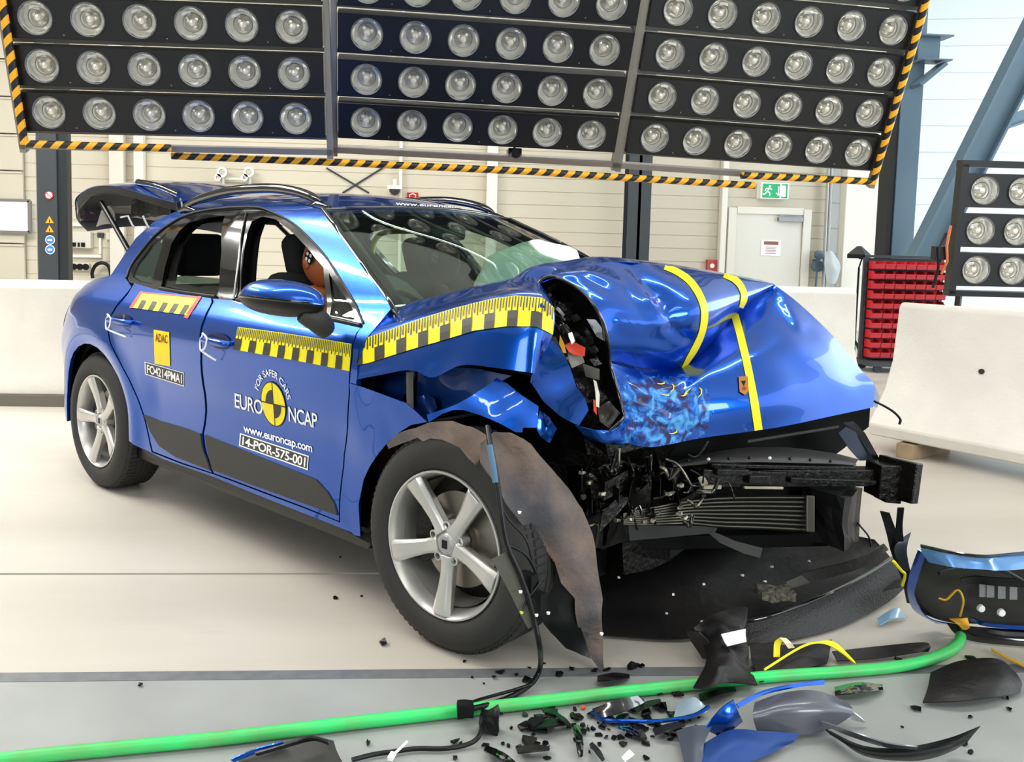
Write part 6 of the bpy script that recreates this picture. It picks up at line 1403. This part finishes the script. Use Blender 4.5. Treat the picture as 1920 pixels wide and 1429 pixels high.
# pieces on the floor behind and below
top_sheet('bumper_scrap', WG([[(1645, 1160, .02), (1680, 1140, .05), (1698, 1155, .02)], [(1650, 1172, .012), (1675, 1160, .03), (1702, 1158, .012)]]), mat('pale_blue_scrap', '#7ba0bd', .3, coat=1), 'pale blue plastic shard between undertray and bumper skin', 'shard', crump=.004)
top_sheet('plastic_sheet', WG([[(1745, 1262, .03), (1800, 1240, .05), (1870, 1236, .07), (1905, 1262, .05)], [(1740, 1290, .025), (1800, 1280, .05), (1870, 1276, .05), (1915, 1280, .03)], [(1730, 1318, .012), (1800, 1315, .03), (1860, 1308, .03), (1912, 1300, .012)]]), m_tray, 'flat dark grey plastic panel lying at the lower right', 'panel', crump=.008)
top_sheet('black_strip', WG([[(1560, 1222, .03), (1650, 1212, .04), (1730, 1205, .04), (1745, 1212, .03)], [(1570, 1240, .015), (1650, 1234, .02), (1720, 1224, .02), (1740, 1222, .012)]]), m_tray, 'long black plastic strip lying just behind the green hose', 'strip', crump=.005)
top_sheet('trim_strip', WG([[(1548, 1368, .03), (1620, 1400, .04), (1700, 1402, .05), (1780, 1385, .06), (1838, 1362, .08)], [(1556, 1376, .03), (1620, 1409, .045), (1700, 1414, .06), (1770, 1402, .06), (1815, 1388, .06)], [(1566, 1380, .012), (1620, 1416, .012), (1700, 1426, .012), (1750, 1420, .02), (1790, 1405, .02)]]), m_black, 'long curved black trim strip at the bottom right', 'trim strip', crump=.003)
top_sheet('trim_strip', WG([[(1540, 1352, .06), (1600, 1372, .07), (1660, 1392, .07), (1720, 1400, .07)], [(1545, 1360, .05), (1600, 1382, .05), (1660, 1400, .05), (1718, 1406, .06)]]), mat('silver_trim', '#7e7f84', .25, .6), 'thin silver trim edge lying on the long curved black strip', 'trim strip', crump=.001)
gm = mat('satin_grey_plastic', '#5c5e66', .3, .3, coat=.3)
top_sheet('grey_cowl', WG([[(1415, 1318, .08), (1470, 1300, .10), (1530, 1296, .11), (1590, 1318, .07)], [(1412, 1345, .06), (1460, 1330, .09), (1530, 1330, .09), (1598, 1338, .06)], [(1420, 1372, .015), (1470, 1378, .02), (1530, 1374, .02), (1560, 1365, .015)]]), gm, 'satin grey plastic cowl in front of the blue painted scraps', 'cowl', crump=.005)
top_sheet('silver_wing', WG([[(1545, 1322, .05), (1570, 1316, .06), (1600, 1335, .05), (1622, 1352, .02)], [(1545, 1334, .03), (1575, 1345, .03), (1600, 1350, .02), (1622, 1355, .012)]]), mat('bright_silver', '#c9c9cc', .25, .7), 'pointed bright silver trim wing beside the grey cowl', 'trim', crump=.001)
top_sheet('blue_bumper_piece', WG([[(1322, 1365, .05), (1350, 1330, .10), (1375, 1312, .12)], [(1332, 1372, .03), (1365, 1350, .07), (1385, 1338, .08)], [(1345, 1378, .012), (1372, 1368, .03), (1392, 1352, .04)]]), paint, 'glossy blue painted scrap standing at the left of the grey cowl', 'bumper piece', crump=.008)
top_sheet('blue_bumper_piece', WG([[(1312, 1400, .03), (1370, 1370, .05), (1430, 1372, .05), (1500, 1375, .03)], [(1310, 1425, .02), (1370, 1402, .05), (1430, 1398, .04), (1490, 1388, .02)], [(1318, 1450, .012), (1370, 1440, .02), (1430, 1420, .02), (1480, 1395, .012)]]), mat('dull_blue_paint', '#1d3f7e', .5, .3), 'large dull blue bumper piece at the bottom edge in front of the cowl', 'bumper piece', crump=.012, seed=3)
top_sheet('blue_bumper_piece', WG([[(1380, 1320, .10), (1430, 1295, .11), (1500, 1280, .11), (1545, 1275, .1)], [(1385, 1328, .09), (1432, 1303, .1), (1500, 1288, .1), (1545, 1284, .09)]]), paint, 'thin blue painted rail above the grey cowl', 'bumper piece', crump=.005, cs=16)
top_sheet('grey_cover', WG([[(1268, 1372, .03), (1300, 1362, .05), (1335, 1362, .05)], [(1275, 1395, .025), (1300, 1395, .04), (1320, 1395, .04)], [(1285, 1440, .012), (1305, 1440, .02), (1318, 1440, .012)]]), mat('cover_satin', '#4d535e', .35, .3), 'satin grey cover piece left of the dull blue bumper piece', 'cover', crump=.004)
top_sheet('dark_glossy_panel', WG([[(1110, 1330, .02), (1160, 1312, .05), (1195, 1305, .04)], [(1125, 1348, .012), (1170, 1335, .03), (1208, 1318, .02)]]), m_gloss, 'glossy black panel shard right beside the hose, middle of the debris', 'shard', crump=.004)
top_sheet('clear_shard', WG([[(1270, 1320, .02), (1300, 1308, .04), (1320, 1322, .03)], [(1262, 1350, .012), (1300, 1345, .02), (1326, 1335, .015)]]), mat('pale_scrap', '#8b9da8', .2, coat=1), 'pale translucent lamp shard with blue edge near the cowl', 'shard', crump=.01, cs=30)
tag(MB().tube(smoothpts([W(u, v, Z=z) for u, v, z in ((1110, 1336, .012), (1135, 1350, .015), (1180, 1352, .02), (1240, 1352, .02), (1300, 1342, .03), (1330, 1325, .05))], 30), .006, 6).build('blue_edge_strip', paint, None, 60), 'narrow blue painted edge strip lying between the small black shards', 'edge strip')
# bottom left piece
bl = thing('wheel_house_piece', 'torn black and blue lamp bracket piece at the bottom edge, under the hose', 'bracket', W(560, 1425, Z=0)); IL = Matrix.Translation(-bl.location)
sheet('bracket_shell', loc_rows(WG([[(470, 1410, .03), (520, 1396, .05), (580, 1382, .06), (625, 1390, .04)], [(450, 1425, .02), (520, 1412, .04), (585, 1400, .05), (632, 1412, .03)], [(440, 1450, .01), (520, 1440, .02), (590, 1440, .03), (650, 1445, .012)]]), IL), m_dgrey, bl, 6, 6, .008, 12, 2, .004)
sheet('blue_rim', loc_rows(WG([[(432, 1424, .03), (480, 1404, .05), (530, 1391, .07)], [(438, 1430, .02), (485, 1411, .04), (533, 1397, .055)]]), IL), paint, bl, 6, 4, .005, 16, 2, .004)
sheet('bracket_ridge', loc_rows(WG([[(478, 1412, .06), (540, 1394, .085), (585, 1382, .095), (615, 1390, .08)], [(482, 1417, .05), (540, 1400, .075), (588, 1388, .08), (618, 1396, .06)]]), IL), m_black, bl, 6, 4, .004, 16, 2, .005)
cbl = [(660, 1425, .01), (700, 1415, .01), (735, 1410, .01), (780, 1404, .01), (830, 1404, .01), (870, 1398, .01), (895, 1385, .02), (905, 1362, .03), (915, 1350, .04)]
tag(MB().tube(smoothpts([W(u, v, Z=z) for u, v, z in cbl], 40), .0065, 8).build('cable', m_black, None, 60), 'thin black cable lying on the floor along the bottom edge', 'cable')
tag(MB().bar(W(733, 1420, Z=.015), W(764, 1390, Z=.04), .006, .004).bar(W(731, 1424, Z=.015), W(738, 1412, Z=.02), .014, .01).build('zip_tie', m_white, None), 'white cable tie with its tail sticking up from the floor cable', 'cable tie')
tag(MB().add(*patch(WG([[(1165, 1420, .012), (1180, 1405, .03)], [(1172, 1429, .012), (1190, 1415, .02)]]), 4, 4, .008, 30)).build('paper_scrap', m_white, None), 'small crumpled white paper scrap at the bottom edge', 'paper')
o = lump('connector_plug', (0, 0, 0), (.045, .04, .035), m_black, None, .006, 30, 1, 3); o.location = W(872, 1330, Z=.055); tag(o, 'black connector plug resting on the green hose, left end of the harness', 'connector')
o = lump('connector_plug', (0, 0, 0), (.05, .045, .06), m_black, None, .012, 30, 3, 3); o.location = W(918, 1352, Z=.035); tag(o, 'black connector plug on the floor just in front of the green hose', 'connector')
# small shards
def shard(u, v, s, seed, m=m_black, label=None, cat='shard', group='small black shards on the floor', name='plastic_shard', lift=.0):
    random.seed(seed); n = random.randint(4, 7); p = W(u, v, Z=.0); mb = MB(); ang = sorted(random.uniform(0, 2*PI) for _ in range(n))
    ang = [2*PI*i/n+random.uniform(-.3, .3) for i in range(n)]; el = random.uniform(.4, 1)
    pts = [V((math.cos(a)*s*random.uniform(.5, 1), math.sin(a)*s*el*random.uniform(.5, 1), random.uniform(.002, s*.5))) for a in ang]
    top_ = [q+V((0, 0, .004+s*.08)) for q in pts]
    mb.add(pts+top_, [list(range(n))[::-1], [n+i for i in range(n)]]+[[i, (i+1) % n, n+(i+1) % n, n+i] for i in range(n)])
    o = mb.build(name, m, None, None, p); o.rotation_euler = (0, 0, random.uniform(0, 6)); mz = min(q.z for q in pts); o.location.z = -mz+.001
    tag(o, label or 'small black plastic shard scattered on the floor before the car', cat, group if not label else None); return o
for u, v, s, lab in ((628, 1123, .014, 'square black plastic chip on the pale floor left of the front wheel'), (718, 1208, .03, 'elongated black scrap on the floor below the front wheel'), (678, 1119, .008, 'tiny black curl beside the square chip'),
                     (1186, 1252, .03, 'pointed black shard standing behind the hose, right of the hanging liner'), (263, 1286, .012, 'lone black chip on the grey floor band, lower left'), (638, 1046, .008, 'tiny black chip beside the dark floor joint'),
                     (1050, 1268, .02, 'small black lump on the floor strip under the hanging liner'), (690, 1396, .016, 'flat dark scrap left of the floor cable'), (990, 1370, .035, 'broad dark grey shard in front of the hose'), (990, 1395, .035, 'long narrow black shard lying at the bottom, near the cable')):
    shard(u, v, s, int(u*3+v), label=lab)
random.seed(5); spots = []
for _ in range(150):
    c_ = random.random()
    if c_ < .62: u = random.gauss(1160, 110); v = random.gauss(1360, 26)
    elif c_ < .8: u = random.uniform(860, 1300); v = random.gauss(1268, 16)
    elif c_ < .92: u = random.gauss(960, 60); v = random.gauss(1375, 24)
    else: u = random.uniform(1640, 1900); v = random.uniform(1195, 1420)
    v = min(max(v, 1238), 1424); spots.append((u, v, abs(random.gauss(0, .011))+.005))
for i, (u, v, s) in enumerate(spots):
    hv = 1425-(u*.127 if u < 1450 else 160)
    if abs(v-hv) < 14: v = hv+22
    shard(u, v, min(s, .032), 100+i, m_black if i % 4 else m_gloss)
for i, (u, v, s, m) in enumerate(((1078, 1350, .03, m_oil), (1085, 1375, .03, m_gloss), (1240, 1330, .035, m_gloss), (1262, 1345, .03, m_black), (1280, 1385, .05, m_gloss), (1130, 1365, .02, m_gloss), (1200, 1385, .03, m_tray), (1030, 1345, .045, m_black), (1010, 1370, .05, m_black))):
    shard(u, v, s, 400+i, m, ['oily black scrap of the debris field below the orange chip', 'upright glossy black splinter at the centre of the debris', 'glossy black lump near the middle of the blue edge strip', 'black lump right of the glossy lump by the clear shard', 'large glossy black shard left of the grey cover piece', 'small glossy chip between the splinter and the dark panel', 'flat matt shard in front of the blue edge strip', 'broken black rail just in front of the hose', 'dark jagged scrap beside the broken black rail'][i])
random.seed(8)
for i, (u, v, ln, a_) in enumerate(((1030, 1358, 70, -.15), (1085, 1390, 60, 1.4), (1000, 1405, 60, -.1), (1150, 1270, 60, -.1), (940, 1420, 70, .5), (1215, 1322, 50, -.4), (1058, 1352, 36, .7), (1180, 1370, 45, .4), (1255, 1365, 60, -.3), (1345, 1300, 70, -.25), (1610, 1292, 90, -.1), (1120, 1410, 40, .9))):
    c_, s_ = math.cos(a_)*ln/2, math.sin(a_)*ln/2; nx, ny = -s_*.16, c_*.16
    g_ = WG([[(u-c_+nx, v-s_+ny, .02), (u+nx, v+ny, .035), (u+c_+nx, v+s_+ny, .012)], [(u-c_-nx, v-s_-ny, .012), (u-nx*1.6, v-ny*1.6, .02), (u+c_-nx*.4, v+s_-ny*.4, .01)]])
    top_sheet('plastic_strip', g_, (m_black, m_gloss, m_tray)[i % 3], 'bent black plastic strip, ' + ('in front of the hose below the cable plugs', 'standing at the orange chip', 'long and low near the bottom edge', 'just behind the hose right of the liner tip', 'at the bottom left of the debris field', 'in front of the hose, above the blue edge strip end', 'short, lying left of the orange chip', 'short, between blue edge strip and paper scrap', 'left of the grey cover piece', 'glossy, right behind the blue bumper pieces', 'in front of the hose, right of the thin blue rail', 'short, beside the white paper scrap')[i], 'strip', crump=.006, cs=30, seed=i)
shard(1093, 1330, .012, 77, mat('orange_chip', '#e0602a', .5), 'tiny orange plastic chip among the black shards', name='orange_chip')
for i, (u, v) in enumerate(((1250, 1150), (1320, 1095), (1392, 1078), (1447, 1063), (1263, 1115), (1160, 1082), (1434, 1090), (1517, 1052), (1318, 1166))):
    o = lump('plastic_clip', (0, 0, 0), (.010, .008, .006), m_white, None, .004, 60, i, 2); z_ = [.06, .09, .1, .11, .085, .125, .125, .125, .06][i]; o.location = W(u, v, Z=z_); tag(o, 'tiny white plastic clip lying on the black undertray', 'clip', 'white clips on the undertray')
